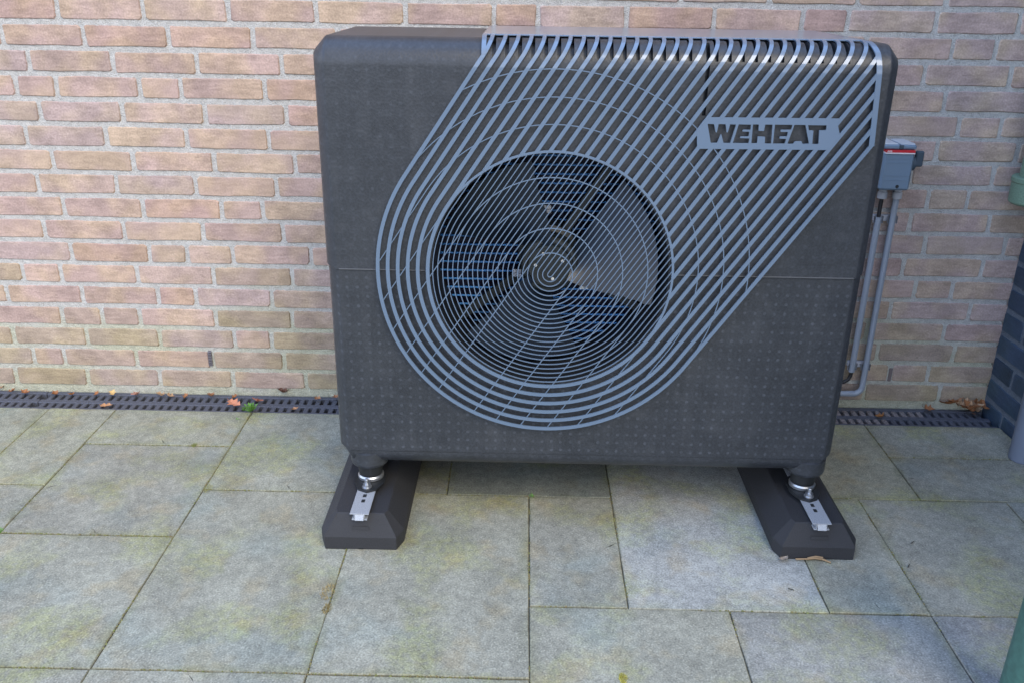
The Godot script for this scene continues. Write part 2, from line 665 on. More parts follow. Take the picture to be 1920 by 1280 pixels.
func dark_wall() -> void:
	var wall := node("dark_brick_wall", self, Vector3(1.365, 0, 0))
	wall.rotation.y = -PI / 2          # its own x runs out from the house wall, its own z faces the yard
	tag(wall, "blue-black brick wall at right angles to the house wall, right edge", "wall")
	var mt := mat("dark_brick", Color.WHITE, 0.6)
	mt.vertex_color_use_as_albedo = true
	mt.albedo_texture = M.brick_clay.albedo_texture
	bump(mt, M.brick_clay.heightmap_texture, 0.12)
	var more := Geo.new()
	more.plane = 1
	more.us = Vector2(1.6, 1.6)
	for k in 42:
		var x := 0.004 if k % 2 else -0.106
		var y0 := -0.02 + k * 0.068
		while x < 1.88:
			var a := maxf(x, 0.004)
			var f := rng.randf_range(0.75, 1.2)
			var g := brick(a, minf(x + 0.208, 1.895), y0, y0 + 0.054, 0.03, Color(0.050 * f, 0.090 * f, 0.150 * f))
			x += 0.22
			if k < 12 and a < 0.8:
				obj("brick", g, mt, wall)
			else:
				var base := more.v.size()
				more.v.append_array(g.v)
				more.n.append_array(g.n)
				more.t.append_array(g.t)
				more.c.append_array(g.c)
				for e in g.i:
					more.i.append(e + base)
	tag(obj("brickwork", more, mt, wall), "", "", "", "stuff")
	var tint := func(_x: float, _y: float) -> Color:
		return Color(0.165, 0.20, 0.245)
	obj("mortar", mortar_sheet(0.0, 1.9, -0.1, 2.8, 0.02, -0.003, tint), M.mortar, wall)
	var core := Geo.new()
	core.col = Color(0.13, 0.15, 0.17)
	core.box(Vector3(0.0, -0.3, -0.11), Vector3(1.9, 2.82, -0.008))
	obj("mortar_core", core, M.mortar, wall)


# ------------------------------------------------------------------ the ground
func paving() -> void:
	var yard := node("pavement")
	tag(yard, "", "", "", "structure")
	var X := {"C": -1.340, "B": -1.150, "A": -0.761, "E": -0.370, "D": 0.028, "F": 0.226, "G": 0.426, "H": 0.626, "I": 0.826, "J": 0.980, "K": 1.184, "R": 1.362}
	var Z := [0.117, 0.312, 0.524, 0.724, 0.933, 1.131, 1.331]
	var grey := Color(0.438, 0.435, 0.352)
	var list := [
		[-1.74, X.C, 0.117, 0.524], [X.C, X.B, 0.117, 0.524], [-1.74, X.B, 0.524, 0.724], [X.B, X.A, 0.117, 0.3167], [X.B, X.A, 0.3167, 0.724],
		[X.B, X.A, 0.724, 1.131], [-1.55, X.B, 0.724, 1.131], [X.A, X.E, 0.117, 0.529], [X.E, -0.171, 0.117, 0.529], [-0.171, X.F, 0.117, 0.529],
		[X.A, X.E, 0.529, 1.131], [X.E, X.D, 0.529, 1.131], [X.D, X.F, 0.529, 0.933], [X.D, X.G, 0.933, 1.331], [X.F, X.H, 0.333, 0.933],
		[X.F, X.H, 0.117, 0.333], [X.H, X.J, 0.117, 0.508], [X.J, X.R, 0.117, 0.301], [X.J, X.R, 0.301, 0.508], [X.H, X.I, 0.508, 0.933],
		[X.I, X.K, 0.508, 0.933], [X.K, X.R, 0.508, 0.933], [X.G, X.I, 0.933, 1.331], [X.I, 1.226, 0.933, 1.331], [1.226, X.R, 0.933, 1.331],
		[X.A, X.E, 1.131, 1.331], [X.E, X.D, 1.131, 1.531], [X.B, X.A, 1.131, 1.531], [-1.55, X.B, 1.131, 1.331], [X.A, X.E, 1.331, 1.731],
	]
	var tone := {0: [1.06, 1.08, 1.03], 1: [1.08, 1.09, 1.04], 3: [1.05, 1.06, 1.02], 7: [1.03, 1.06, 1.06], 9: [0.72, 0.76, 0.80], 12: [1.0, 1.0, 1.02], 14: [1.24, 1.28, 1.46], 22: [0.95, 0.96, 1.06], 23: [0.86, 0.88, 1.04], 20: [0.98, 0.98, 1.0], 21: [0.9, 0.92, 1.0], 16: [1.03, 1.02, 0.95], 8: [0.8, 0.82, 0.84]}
	for k in list.size():
		var a: Array = list[k]
		var f := rng.randf_range(0.95, 1.05)
		var c := Color(grey.r * f, grey.g * f, grey.b * f)
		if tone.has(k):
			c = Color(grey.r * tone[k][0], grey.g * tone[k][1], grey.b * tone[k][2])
		slab(yard, a[0], a[1], a[2], a[3], c)
	# the same bond goes on beyond the frame
	for r in 8:
		var z0 := 1.331 + r * 0.4
		var x := -3.8 + (0.2 if r % 2 else 0.0)
		while x < 1.3:
			var w := 0.6 if (int(x * 10) + r) % 3 == 0 else 0.4
			if not (z0 < 1.6 and x + w > -1.16 and x < 0.05):
				var f := rng.randf_range(0.93, 1.05)
				slab(yard, x, minf(x + w, 1.362), z0, z0 + 0.4, Color(grey.r * f, grey.g * f, grey.b * f))
			x += w
	for r in 3:
		for q in 5:
			slab(yard, -1.74 - (q + 1) * 0.4 - (0.0 if r < 1 else 0.0), -1.74 - q * 0.4, 0.117 + r * 0.4, 0.517 + r * 0.4, grey)
	for e in [[-3.74, -1.55, 1.317, 1.331], [X.A, X.E, 1.731, 1.735]]:
		pass
	var bed := Geo.new()
	bed.box(Vector3(-4.2, -0.06, 0.121), Vector3(1.40, -0.0048, 5.2))
	tag(obj("joint_sand", bed, M.soil, yard), "", "", "", "stuff")
	var land := Geo.new()
	land.col = Color(0.1, 0.12, 0.06)
	land.quad(Vector3(-150, -0.35, 150), Vector3(150, -0.35, 150), Vector3(150, -0.35, -150), Vector3(-150, -0.35, -150))
	land.box(Vector3(-4.2, -0.349, 0.13), Vector3(1.6, -0.061, 5.2))
	tag(obj("ground", land, M.soil), "", "", "", "structure")
	# moss and sand that fills the joints in places
	var st := Geo.new()
	var mn := noise(3.0, 5, 3)
	var lines := []
	for a in list:
		lines.append([Vector2(a[0], a[2]), Vector2(a[1], a[2])])
		lines.append([Vector2(a[0], a[2]), Vector2(a[0], a[3])])
	for l in lines:
		var n := int(l[0].distance_to(l[1]) / 0.004)
		for k in n:
			var q: Vector2 = l[0].lerp(l[1], (k + rng.randf()) / n)
			if q.x < -1.7 or q.y < 0.13:
				continue
			var amount := mn.get_noise_2d(q.x * 2.0, q.y * 2.0) + (0.25 if q.x < 0.1 else -0.1)
			if rng.randf() > 0.25 + amount * 1.5:
				continue
			var r := rng.randf_range(0.0012, 0.0032)
			var at := Vector3(q.x + rng.randf_range(-0.0026, 0.0026), -0.0015, q.y + rng.randf_range(-0.0026, 0.0026))
			var green := rng.randf()
			st.col = Color(0.19, 0.15, 0.075).lerp(Color(0.15, 0.17, 0.05), green)
			blob(st, at, r)
	tag(obj("joint_moss", st, M.moss), "", "", "", "stuff")


func blob(g: Geo, at: Vector3, r: float) -> void:
	var tip := at + Vector3(rng.randf_range(-r, r) * 0.4, r * rng.randf_range(0.7, 1.3), rng.randf_range(-r, r) * 0.4)
	var ring := []
	for k in 5:
		var a := TAU * (k + rng.randf() * 0.5) / 5
		ring.append(at + Vector3(cos(a) * r, 0.0, sin(a) * r) * rng.randf_range(0.8, 1.2))
	for k in 5:
		var a: Vector3 = ring[k]
		var b: Vector3 = ring[(k + 1) % 5]
		g.out_tri(a, b, tip, at - Vector3(0, r, 0))


func slab(yard: Node3D, x0: float, x1: float, z0: float, z1: float, c: Color) -> void:
	var g := Geo.new()
	g.plane = 2
	g.u0 = Vector2(-1.9, 0.0)
	g.us = Vector2(3.4, 1.7)
	g.col = c
	var h := rng.randf_range(-0.0009, 0.0009)
	x0 += 0.0009
	x1 -= 0.0009
	z0 += 0.0017
	z1 -= 0.0017
	var ring := []
	var n := 9
	for k in n:
		ring.append(Vector2(lerpf(x0, x1, float(k) / n), z1))
	for k in n:
		ring.append(Vector2(x1, lerpf(z1, z0, float(k) / n)))
	for k in n:
		ring.append(Vector2(lerpf(x1, x0, float(k) / n), z0))
	for k in n:
		ring.append(Vector2(x0, lerpf(z0, z1, float(k) / n)))
	var mid := Vector2((x0 + x1) * 0.5, (z0 + z1) * 0.5)
	var top := []
	var inner := []
	var grime_at := []
	var edge := []
	for q in ring:
		var w: Vector2 = q + Vector2(rng.randf_range(-0.0009, 0.0006), rng.randf_range(-0.0009, 0.0006))
		var d := mid - w
		var wear := 0.0014 + (rng.randf() * 0.0022 if rng.randf() < 0.2 else 0.0)
		var inn := w + Vector2(signf(d.x) * wear, signf(d.y) * wear)
		top.append(Vector3(inn.x, h, inn.y))
		var reach := rng.randf_range(0.010, 0.034)
		var far := inn + Vector2(signf(d.x) * minf(reach, absf(d.x) * 0.8), signf(d.y) * minf(reach, absf(d.y) * 0.8))
		inner.append(Vector3(far.x, h, far.y))
		var dirt := pow(rng.randf(), 1.6)
		grime_at.append(Color(c.r * (1.0 - 0.14 * dirt), c.g * (1.0 - 0.13 * dirt), c.b * (1.0 - 0.30 * dirt)))
		edge.append(Vector3(w.x, h - 0.0016 - rng.randf() * 0.0008, w.y))
	var m := ring.size()
	for k in m:
		var k2 := (k + 1) % m
		var a := g.p(Vector3(mid.x, h, mid.y), Vector3.UP)
		g.p(inner[k], Vector3.UP)
		g.p(inner[k2], Vector3.UP)
		g.i.append_array([a, a + 2, a + 1])
		var e := g.v.size()
		g.p(inner[k], Vector3.UP)
		g.col = grime_at[k]
		g.p(top[k], Vector3.UP)
		g.col = grime_at[k2]
		g.p(top[k2], Vector3.UP)
		g.col = c
		g.p(inner[k2], Vector3.UP)
		g.i.append_array([e, e + 2, e + 1, e, e + 3, e + 2])
		g.col = Color(c.r * 0.86, c.g * 0.84, c.b * 0.74)
		g.quad(edge[k], edge[k2], top[k2], top[k])
		var dn := Vector3(0, -0.04, 0)
		g.quad(edge[k] + dn, edge[k2] + dn, edge[k2], edge[k])
		g.col = c
	obj("paving_tile", g, M.paving_stone, yard)


func drains() -> void:
	var ch := Geo.new()
	ch.box(Vector3(-3.4, -0.30, -0.004), Vector3(1.365, -0.10, 0.117))
	ch.box(Vector3(-3.4, -0.0995, 0.1165), Vector3(1.365, -0.004, 0.1205))
	tag(obj("drain_channel", ch, M.channel), "", "", "", "structure")
	var pitch := 0.0239
	var slat := Geo.new()
	slat.box(Vector3(-0.0069, -0.022, -0.0172), Vector3(0.0069, 0.0, 0.0172), 0.0016)
	var slat_mesh := slat.mesh()
	var labels := ["length of black slotted drain grate at the far left end of the drain", "black slotted drain grate left of the heat pump, leaves and a weed on it", "black slotted drain grate hidden behind the heat pump", "black slotted drain grate between heat pump and dark brick wall"]
	var starts := [-2.402, -1.402, -0.402, 0.598]
	for k in 4:
		var x0: float = starts[k] + 0.001
		var x1: float = starts[k] + 0.999 if k < 3 else 1.360
		var grate := node("drain_grate", self, Vector3(x0, -0.004, 0))
		tag(grate, labels[k], "drain grate", "drain grates along the house wall")
		var w := x1 - x0
		var i := 0
		for r in [[0.002, 0.0178], [0.0518, 0.0712], [0.1048, 0.1160]]:
			var rim := Geo.new()
			rim.box(Vector3(0, -0.026, r[0]), Vector3(w, 0.001 if i != 1 else -0.0004, r[1]), 0.0014)
			obj("rim" if i != 1 else "middle_rib", rim, M.grate_plastic, grate)
			i += 1
		var n := int(floor(w / pitch))
		var off := (w - (n - 1) * pitch) * 0.5
		for row in [0.0348, 0.0880]:
			for q in n:
				var dusty := k == 3 and off + q * pitch < (0.60 if row < 0.05 else 0.50) + rng.randf_range(-0.08, 0.04)
				var o := obj("slat", slat_mesh, M.grate_dusty if dusty else M.grate_plastic, grate)
				o.position = Vector3(off + q * pitch, -0.0008, row)


# ------------------------------------------------------------------ the heat pump
const CX := 0.057
const CY := 0.6025
const P := 0.0101
const BAR_TOP := 1.047
const TH := 0.97738          # 56 degrees: the way the bars run
const GR := 0.057            # bend of the grille over the top edge


func on_sheet(q: Vector2) -> Array:          # where a point of the flat sheet lies once it is bent over the top: [place, outward]
	if q.y <= 1.0:
		return [Vector3(q.x, q.y, 0.660), Vector3(0, 0, 1)]
	var a := (q.y - 1.0) / GR
	if a < PI / 2:
		return [Vector3(q.x, 1.0 + GR * sin(a), 0.603 + GR * cos(a)), Vector3(0, sin(a), cos(a))]
	return [Vector3(q.x, 1.0 + GR, 0.603 - (a - PI / 2) * GR), Vector3(0, 1, 0)]


func ribbon(g: Geo, path: PackedVector2Array, w: float, sink := 0.0, thick := 0.003) -> void:
	var pts := PackedVector2Array()
	for k in path.size() - 1:
		var a := path[k]
		var b := path[k + 1]
		var n := 1
		if maxf(a.y, b.y) > 0.99:
			n = maxi(1, int(ceil(a.distance_to(b) / 0.006)))
		for s in n:
			pts.append(a.lerp(b, float(s) / n))
	pts.append(path[path.size() - 1])
	var rows := []
	for k in pts.size():
		var d0 := (pts[k] - pts[maxi(k - 1, 0)]).normalized()
		var d1 := (pts[mini(k + 1, pts.size() - 1)] - pts[k]).normalized()
		var d := (d0 + d1).normalized()
		var s := Vector2(-d.y, d.x) * w * 0.5
		var l := on_sheet(pts[k] + s)
		var r := on_sheet(pts[k] - s)
		rows.append([l[0] - l[1] * sink, r[0] - r[1] * sink, l[1], r[1]])
	for k in rows.size() - 1:
		var a: Array = rows[k]
		var b: Array = rows[k + 1]
		g.quadn(a[0], a[1], b[1], b[0], a[2], a[3], b[3], b[2])
		var la: Vector3 = a[0] - a[2] * thick
		var lb: Vector3 = b[0] - b[2] * thick
		var ra: Vector3 = a[1] - a[3] * thick
		var rb: Vector3 = b[1] - b[3] * thick
		g.quad(a[0], b[0], lb, la)
		g.quad(b[1], a[1], ra, rb)
		g.quadn(la, ra, rb, lb, -a[2], -a[3], -b[3], -b[2])
	for k in [0, rows.size() - 1]:
		var a: Array = rows[k]
		var mid: Vector3 = (rows[1][0] if k == 0 else rows[k - 1][0])
		g.out_quad(a[0], a[1], a[1] - a[3] * thick, a[0] - a[2] * thick, mid)


func uv_point(s: float, along: float) -> Vector2:      # s across the bars, to the lower right; along the bars, to the upper right
	return Vector2(CX, CY) + Vector2(sin(TH), -cos(TH)) * s + Vector2(cos(TH), sin(TH)) * along


func arc(r: float, a0: float, a1: float) -> PackedVector2Array:
	var out := PackedVector2Array()
	var n := maxi(10, int(absf(a1 - a0) * r / 0.005))
	for k in n + 1:
		var a := lerpf(a0, a1, float(k) / n)
		out.append(Vector2(CX + cos(a) * r, CY + sin(a) * r))
	return out


func to_top(s: float, start: float) -> PackedVector2Array:      # a bar that leaves the slope, turns upright and goes over the top edge
	var out := PackedVector2Array()
	out.append(uv_point(s, start))
	var corner := uv_point(s, (1.047 - CY + cos(TH) * s) / sin(TH))
	var d := Vector2(cos(TH), sin(TH))
	var a := corner - d * 0.034
	var b := corner + Vector2(0, 0.034)
	for k in 11:
		var t := k / 10.0
		out.append(a.lerp(corner, t).lerp(corner.lerp(b, t), t))
	out.append(Vector2(corner.x, 1.0 + GR * PI / 2 + 0.003))
	return out


func add_piece(parent: Node3D, called: String, path: PackedVector2Array, w: float, sink: float, plate: PackedVector2Array) -> void:
	for piece in Geometry2D.clip_polyline_with_polygon(path, plate):
		var len := 0.0
		for k in piece.size() - 1:
			len += piece[k].distance_to(piece[k + 1])
		if piece.size() < 2 or len < 0.003:
			continue
		var g := Geo.new()
		ribbon(g, piece, w, sink)
		obj(called, g, M.grille_paint, parent)


func poly(a: Array) -> PackedVector2Array:
	var out := PackedVector2Array()
	for k in a.size() / 2:
		out.append(Vector2(0.3 + a[k * 2] * 0.0001, 0.85 + a[k * 2 + 1] * 0.0001))
	return out


func rounded(p: PackedVector2Array, r: float) -> PackedVector2Array:
	var out := PackedVector2Array()
	for k in p.size():
		var a := p[(k + p.size() - 1) % p.size()]
		var b := p[k]
		var c := p[(k + 1) % p.size()]
		var ra := minf(r, a.distance_to(b) * 0.4)
		var rc := minf(r, c.distance_to(b) * 0.4)
		var s := b + (a - b).normalized() * ra
		var e := b + (c - b).normalized() * rc
		out.append(s)
		out.append(s.lerp(b, 0.5).lerp(b.lerp(e, 0.5), 0.5))
		out.append(e)
	return out


func grille(pump: Node3D) -> void:
	var gr := node("grille", pump)
	tag(gr, "blue-grey metal grille of curved bars sweeping round the fan")
	var plate := poly([449, 692, 2921, 708, 2893, 578, 2960, 395, 2775, 117, 344, 99, 288, 144, 253, 461])
	var cut: PackedVector2Array = Geometry2D.offset_polygon(plate, -0.0036)[0]
	var bar := 0.0074
	# six bars run down the left, round the fan and back up to the right border
	var border := [Vector2(0.6588, 0.8700), Vector2(0.657, 0.900), Vector2(0.651, 1.0), Vector2(0.6475, 1.04), Vector2(0.641, 1.068), Vector2(0.633, 1.093)]
	for k in 6:
		var r := (24.5 + 2 * k) * P
		var path := to_top(-r, 0.0)
		path.reverse()
		path.append_array(arc(r, TH + PI / 2, TH + 3 * PI / 2).slice(1))
		var end := 0.30
		while uv_point(r, end).x < lerpf(0.659, 0.650, clampf((uv_point(r, end).y - 0.866) / 0.134, 0, 1)):
			end += 0.001
		path.append(uv_point(r, end))
		add_piece(gr, "bar", path, bar, 0.0, cut)
	# the bars between them rise from the ring round the fan
	var ring := 24.5 * P
	for k in range(6, 29):
		var s := (-22.5 + (k - 6) * 45.0 / 22.0) * P
		add_piece(gr, "bar", to_top(s, sqrt(ring * ring - s * s) - 0.001), bar, 0.0, cut)
	var g := Geo.new()
	ribbon(g, arc(ring - 0.0004, 0.0, TAU), 0.0046, 0.0003)
	obj("fan_ring", g, M.grille_paint, gr)
	# thin wires of the fan guard: nested loops, open to the upper right
	for k in 24:
		var r := (k + 0.5) * P
		var reach := sqrt(ring * ring - r * r)
		var path := PackedVector2Array([uv_point(-r, reach)])
		path.append_array(arc(r, TH + PI / 2, TH + 3 * PI / 2))
		path.append(uv_point(r, reach))
		g = Geo.new()
		ribbon(g, path, 0.0017, 0.0006)
		obj("guard_wire", g, M.grille_paint, gr)
	# braces: the same loops the other way round
	for k in 8:
		var r := (4.5 + 5 * k) * P
		var path := PackedVector2Array()
		var outer := 34.5 * P
		if r < outer - 0.001:
			path.append(uv_point(r, -sqrt(outer * outer - r * r)))
			path.append_array(arc(r, TH - PI / 2, TH + PI / 2))
			path.append(uv_point(-r, -sqrt(outer * outer - r * r)))
		else:
			var half := asin(minf(1.0, outer / r))
			path = arc(r, TH - half, TH + half)
		add_piece(gr, "brace", path, 0.0018, 0.0010, cut)
	# borders and the strip that lies on top
	g = Geo.new()
	ribbon(g, PackedVector2Array(border), 0.0100, -0.0004, 0.0026)
	obj("border", g, M.grille_paint, gr)
	g = Geo.new()
	ribbon(g, PackedVector2Array([Vector2(-0.0785, 1.026), Vector2(-0.0785, 1.093)]), 0.0085, -0.0004, 0.0026)
	obj("border", g, M.grille_paint, gr)
	g = Geo.new()
	g.box(Vector3(-0.0827, 1.0545, 0.285), Vector3(0.637, 1.0576, 0.6005), 0.0008)
	obj("top_strip", g, M.grille_paint, gr)
	# the name plate with its letters cut through
	var letters := [
		[445, 568, 564, 565, 615, 411, 636, 411, 653, 567, 786, 566, 818, 415, 842, 415, 870, 566, 983, 564, 907, 220, 782, 217, 724, 378, 711, 377, 659, 218, 539, 216],
		[1031, 567, 1263, 566, 1265, 473, 1120, 471, 1114, 436, 1246, 435, 1241, 348, 1089, 345, 1082, 313, 1262, 310, 1256, 221, 953, 220, 965, 256],
		[1298, 571, 1409, 572, 1417, 454, 1519, 452, 1529, 574, 1666, 573, 1683, 220, 1564, 221, 1553, 347, 1413, 351, 1417, 224, 1308, 223],
		[1710, 574, 2042, 576, 2025, 486, 1831, 483, 1833, 443, 1974, 442, 1964, 362, 1831, 360, 1830, 316, 1956, 312, 1940, 225, 1719, 221],
		[2078, 577, 2284, 577, 2398, 232, 2280, 224, 2249, 275, 2135, 273, 2100, 227, 1992, 225],
		[2333, 575, 2683, 577, 2685, 491, 2556, 484, 2578, 226, 2460, 227, 2447, 478, 2362, 483]]
	var cuts := [0.2]
	var shapes := []
	for l in letters:
		var s := rounded(poly(l), 0.0011)
		shapes.append(s)
		var lo := 9.0
		var hi := -9.0
		for q in s:
			lo = minf(lo, q.x)
			hi = maxf(hi, q.x)
		cuts.append((lo + hi) * 0.5 + 0.0001)
	cuts.append(0.8)
	g = Geo.new()
	for k in cuts.size() - 1:
		var strip := PackedVector2Array([Vector2(cuts[k], 0.8), Vector2(cuts[k + 1], 0.8), Vector2(cuts[k + 1], 1.0), Vector2(cuts[k], 1.0)])
		var parts := Geometry2D.intersect_polygons(plate, strip)
		for s in shapes:
			var next: Array[PackedVector2Array] = []
			for q in parts:
				next.append_array(Geometry2D.clip_polygons(q, s))
			parts = next
		for q in parts:
			var ix := Geometry2D.triangulate_polygon(q)
			for t in ix.size() / 3:
				var tr := []
				for e in 3:
					var w: Vector2 = q[ix[t * 3 + e]]
					tr.append(Vector3(w.x, w.y, 0.66025))
				g.out_tri(tr[0], tr[1], tr[2], Vector3(tr[0].x, tr[0].y, 0))
			var ccw := not Geometry2D.is_polygon_clockwise(q)
			for e in q.size():
				var a: Vector2 = q[e]
				var b: Vector2 = q[(e + 1) % q.size()]
				if absf(a.x - b.x) < 1e-5 and (absf(a.x - cuts[k]) < 1e-4 or absf(a.x - cuts[k + 1]) < 1e-4):
					continue
				var fa := Vector3(a.x, a.y, 0.66025)
				var fb := Vector3(b.x, b.y, 0.66025)
				var dn := Vector3(0, 0, -0.0028)
				if ccw:
					g.quad(fa + dn, fb + dn, fb, fa)
				else:
					g.quad(fb + dn, fa + dn, fa, fb)
	tag(obj("name_plate", g, M.grille_paint, gr), "flat plate with the letters WEHEAT cut through it")
	# four small tabs that hold the ring, and stand-offs behind the sheet
	for a in [0.5 * PI, PI, 1.5 * PI, 0.0]:
		g = Geo.new()
		var at := Vector3(CX + cos(a) * 0.2500, CY + sin(a) * 0.2500, 0.655)
		g.box(at - Vector3(0.0035, 0.0035, 0.008), at + Vector3(0.0035, 0.0035, 0.0025), 0.001)
		obj("stand_off", g, M.black_rubber, gr)


func profile(pts: Array) -> Array:           # [y, z, outward y, outward z]
	return pts


func ends(g: Geo, prof: Array, x: float, side: float, rings: Array) -> void:      # the bevelled end of a shell
	var last := []
	for r in rings:
		var row := []
		for q in prof:
			var nn := Vector3(side * r[2], q[2] * (1.0 - r[2]), q[3] * (1.0 - r[2])).normalized()
			row.append([Vector3(x + side * r[0], q[0] - q[2] * r[1] * (0.8 if q[2] > 0.0 else 1.0), q[1] - q[3] * r[1]), nn])
		if last.size():
			for k in prof.size() - 1:
				g.quadn(last[k][0], last[k + 1][0], row[k + 1][0], row[k][0], last[k][1], last[k + 1][1], row[k + 1][1], row[k][1])
		last = row
	var flat := PackedVector2Array()
	for q in last:
		flat.append(Vector2(q[0].z, q[0].y))
	var ix := Geometry2D.triangulate_polygon(flat)
	for t in ix.size() / 3:
		g.out_tri(last[ix[t * 3]][0], last[ix[t * 3 + 1]][0], last[ix[t * 3 + 2]][0], last[ix[t * 3]][0] - Vector3(side, 0, 0))


func half_front(g: Geo, z: float, x0: float, x1: float, ya: float, yb: float, upper: bool) -> void:    # the flat front round half of the fan opening
	var r := 0.2430
	var angs := []
	for k in 61:
		angs.append(PI * k / 60.0)
	for q in [[x1, yb if upper else ya], [x0, yb if upper else ya]]:
		angs.append(absf(atan2(q[1] - CY, q[0] - CX)))
	angs.sort()
	var s := 1.0 if upper else -1.0
	var prev := []
	for a in angs:
		var d := Vector2(cos(a), s * sin(a))
		var t := 9.0
		if d.x > 1e-6:
			t = minf(t, (x1 - CX) / d.x)
		elif d.x < -1e-6:
			t = minf(t, (x0 - CX) / d.x)
		if absf(d.y) > 1e-6:
			t = minf(t, ((yb if upper else ya) - CY) / d.y)
		var cur := [Vector3(CX + d.x * r, CY + d.y * r, z), Vector3(CX + d.x * t, CY + d.y * t, z), Vector3(CX + d.x * (r - 0.002), CY + d.y * (r - 0.002), z - 0.006)]
		if prev.size():
			var f := Vector3(0, 0, 1)
			g.quadn(prev[0], prev[1], cur[1], cur[0], f, f, f, f)
			g.quadn(prev[2], prev[0], cur[0], cur[2], f, f, f, f)
		prev = cur


const RINGS := [[0.0, 0.0, 0.0], [0.0035, 0.0012, 0.25], [0.006, 0.0036, 0.42], [0.0245, 0.029, 0.55], [0.0275, 0.034, 0.75], [0.0300, 0.0400, 1.0]]


func shells(pump: Node3D) -> void:
	var x0 := -0.375
	var x1 := 0.674
	# upper half: front, rounded top edge with upright vent slots, top, back
	var prof := []
	prof.append([0.92, 0.648, 0.0, 1.0])
	for k in 10:
		var a := deg_to_rad(k * 10.0)
		prof.append([1.0 + 0.052 * sin(a), 0.603 + 0.045 * cos(a), sin(a), cos(a)])
	prof.append([1.052, 0.560, 1.0, 0.0])
	prof.append([1.052, 0.30, 1.0, 0.0])
	for k in range(1, 7):
		var a := deg_to_rad(90 + k * 15.0)
		prof.append([1.0 + 0.052 * sin(a), 0.30 + 0.045 * cos(a), sin(a), cos(a)])
	prof.append([CY, 0.255, 0.0, -1.0])
	var cols := []
	var x := x0
	for k in 28:
		var xa := -0.0666 + 0.0243 * k + 0.0030
		if k == 16:
			cols.append([x, 0.334, 0.0, 0, 0])
			cols.append([0.334, 0.3415, 0.020, 0, 8])
			x = 0.3415
			continue
		cols.append([x, xa, 0.0, 0, 0])
		cols.append([xa, xa + 0.0072, 0.012, 3, 11])
		x = xa + 0.0072
	cols.append([x, x1, 0.0, 0, 0])
	var g := Geo.new()
	g.plane = 1
	g.us = Vector2(0.328, 0.328)
	half_front(g, 0.648, x0, x1, CY, 0.92, true)
	var depth := func(c: Array, k: int) -> float:
		return c[2] if c[2] > 0.0 and k >= c[3] and k < c[4] else 0.0
	for ci in cols.size():
		var c: Array = cols[ci]
		var before := 0.0
		for k in prof.size() - 1:
			var d: float = depth.call(c, k)
			var a: Array = prof[k]
			var b: Array = prof[k + 1]
			var na := Vector3(0, a[2], a[3])
			var nb := Vector3(0, b[2], b[3])
			var pa := Vector3(0, a[0], a[1])
			var pb := Vector3(0, b[0], b[1])
			var l := Vector3(c[0], 0, 0)
			var r := Vector3(c[1], 0, 0)
			g.quadn(l + pa - na * d, r + pa - na * d, r + pb - nb * d, l + pb - nb * d, na, na, nb, nb)
			if absf(d - before) > 1e-6:
				g.quad(l + pa - na * d, r + pa - na * d, r + pa - na * before, l + pa - na * before)
			before = d
			if ci + 1 < cols.size():
				var d2: float = depth.call(cols[ci + 1], k)
				if absf(d2 - d) > 1e-6:
					g.quad(r + pa - na * d, r + pa - na * d2, r + pb - nb * d2, r + pb - nb * d)
	var side := [[CY, 0.648, 0.0, 1.0]]
	side.append_array(prof)
	ends(g, side, x0, -1.0, RINGS)
	ends(g, side, x1, 1.0, RINGS)
	# the edge that stands proud of the lower half
	g.quad(Vector3(x0, CY, 0.60), Vector3(CX - 0.2433, CY, 0.60), Vector3(CX - 0.2433, CY, 0.648), Vector3(x0, CY, 0.648))
	g.quad(Vector3(CX + 0.2433, CY, 0.60), Vector3(x1, CY, 0.60), Vector3(x1, CY, 0.648), Vector3(CX + 0.2433, CY, 0.648))
	obj("upper_shell", g, M.dark_foam, pump)
	for q in [[x0 + 0.002, CX - 0.2440], [CX + 0.2440, x1 - 0.002]]:
		var lip := Geo.new()
		lip.box(Vector3(q[0], CY - 0.0005, 0.640), Vector3(q[1], CY + 0.0017, 0.6496), 0.0004)
		obj("seam_lip", lip, M.seam_foam, pump)
	# lower half, set back by two millimetres
	g = Geo.new()
	g.plane = 1
	g.us = Vector2(0.328, 0.328)
	var lx0 := x0 + 0.003
	var lx1 := x1 - 0.002
	var ly := CY - 0.0022
	half_front(g, 0.6455, lx0, lx1, 0.186, CY, false)
	var low := [[0.1800, 0.6425, -0.8, 0.6], [0.1815, 0.6447, -0.3, 0.9], [0.186, 0.6455, 0.0, 1.0]]
	for k in 2:
		var a: Array = low[k]
		var b: Array = low[k + 1]
		var na := Vector3(0, a[2], a[3]).normalized()
		var nb := Vector3(0, b[2], b[3]).normalized()
		g.quadn(Vector3(lx0, a[0], a[1]), Vector3(lx1, a[0], a[1]), Vector3(lx1, b[0], b[1]), Vector3(lx0, b[0], b[1]), na, na, nb, nb)
	var back := [[ly, 0.258, 0.0, -1.0], [0.176, 0.258, 0.0, -1.0]]
	g.quad(Vector3(lx1, 0.176, 0.258), Vector3(lx0, 0.176, 0.258), Vector3(lx0, ly, 0.258), Vector3(lx1, ly, 0.258))
	var lside := [[0.1800, 0.6425, 0.0, 1.0], [0.1815, 0.6447, 0.0, 1.0], [0.186, 0.6455, 0.0, 1.0], [ly, 0.6455, 0.0, 1.0]]
	lside.append_array(back)
	ends(g, lside, lx0, -1.0, RINGS)
	ends(g, lside, lx1, 1.0, RINGS)
	obj("lower_shell", g, M.dark_foam_marked, pump)
	# the base tray under it, rounded below
	g = Geo.new()
	g.plane = 1
	g.us = Vector2(0.328, 0.328)
	var bp := []
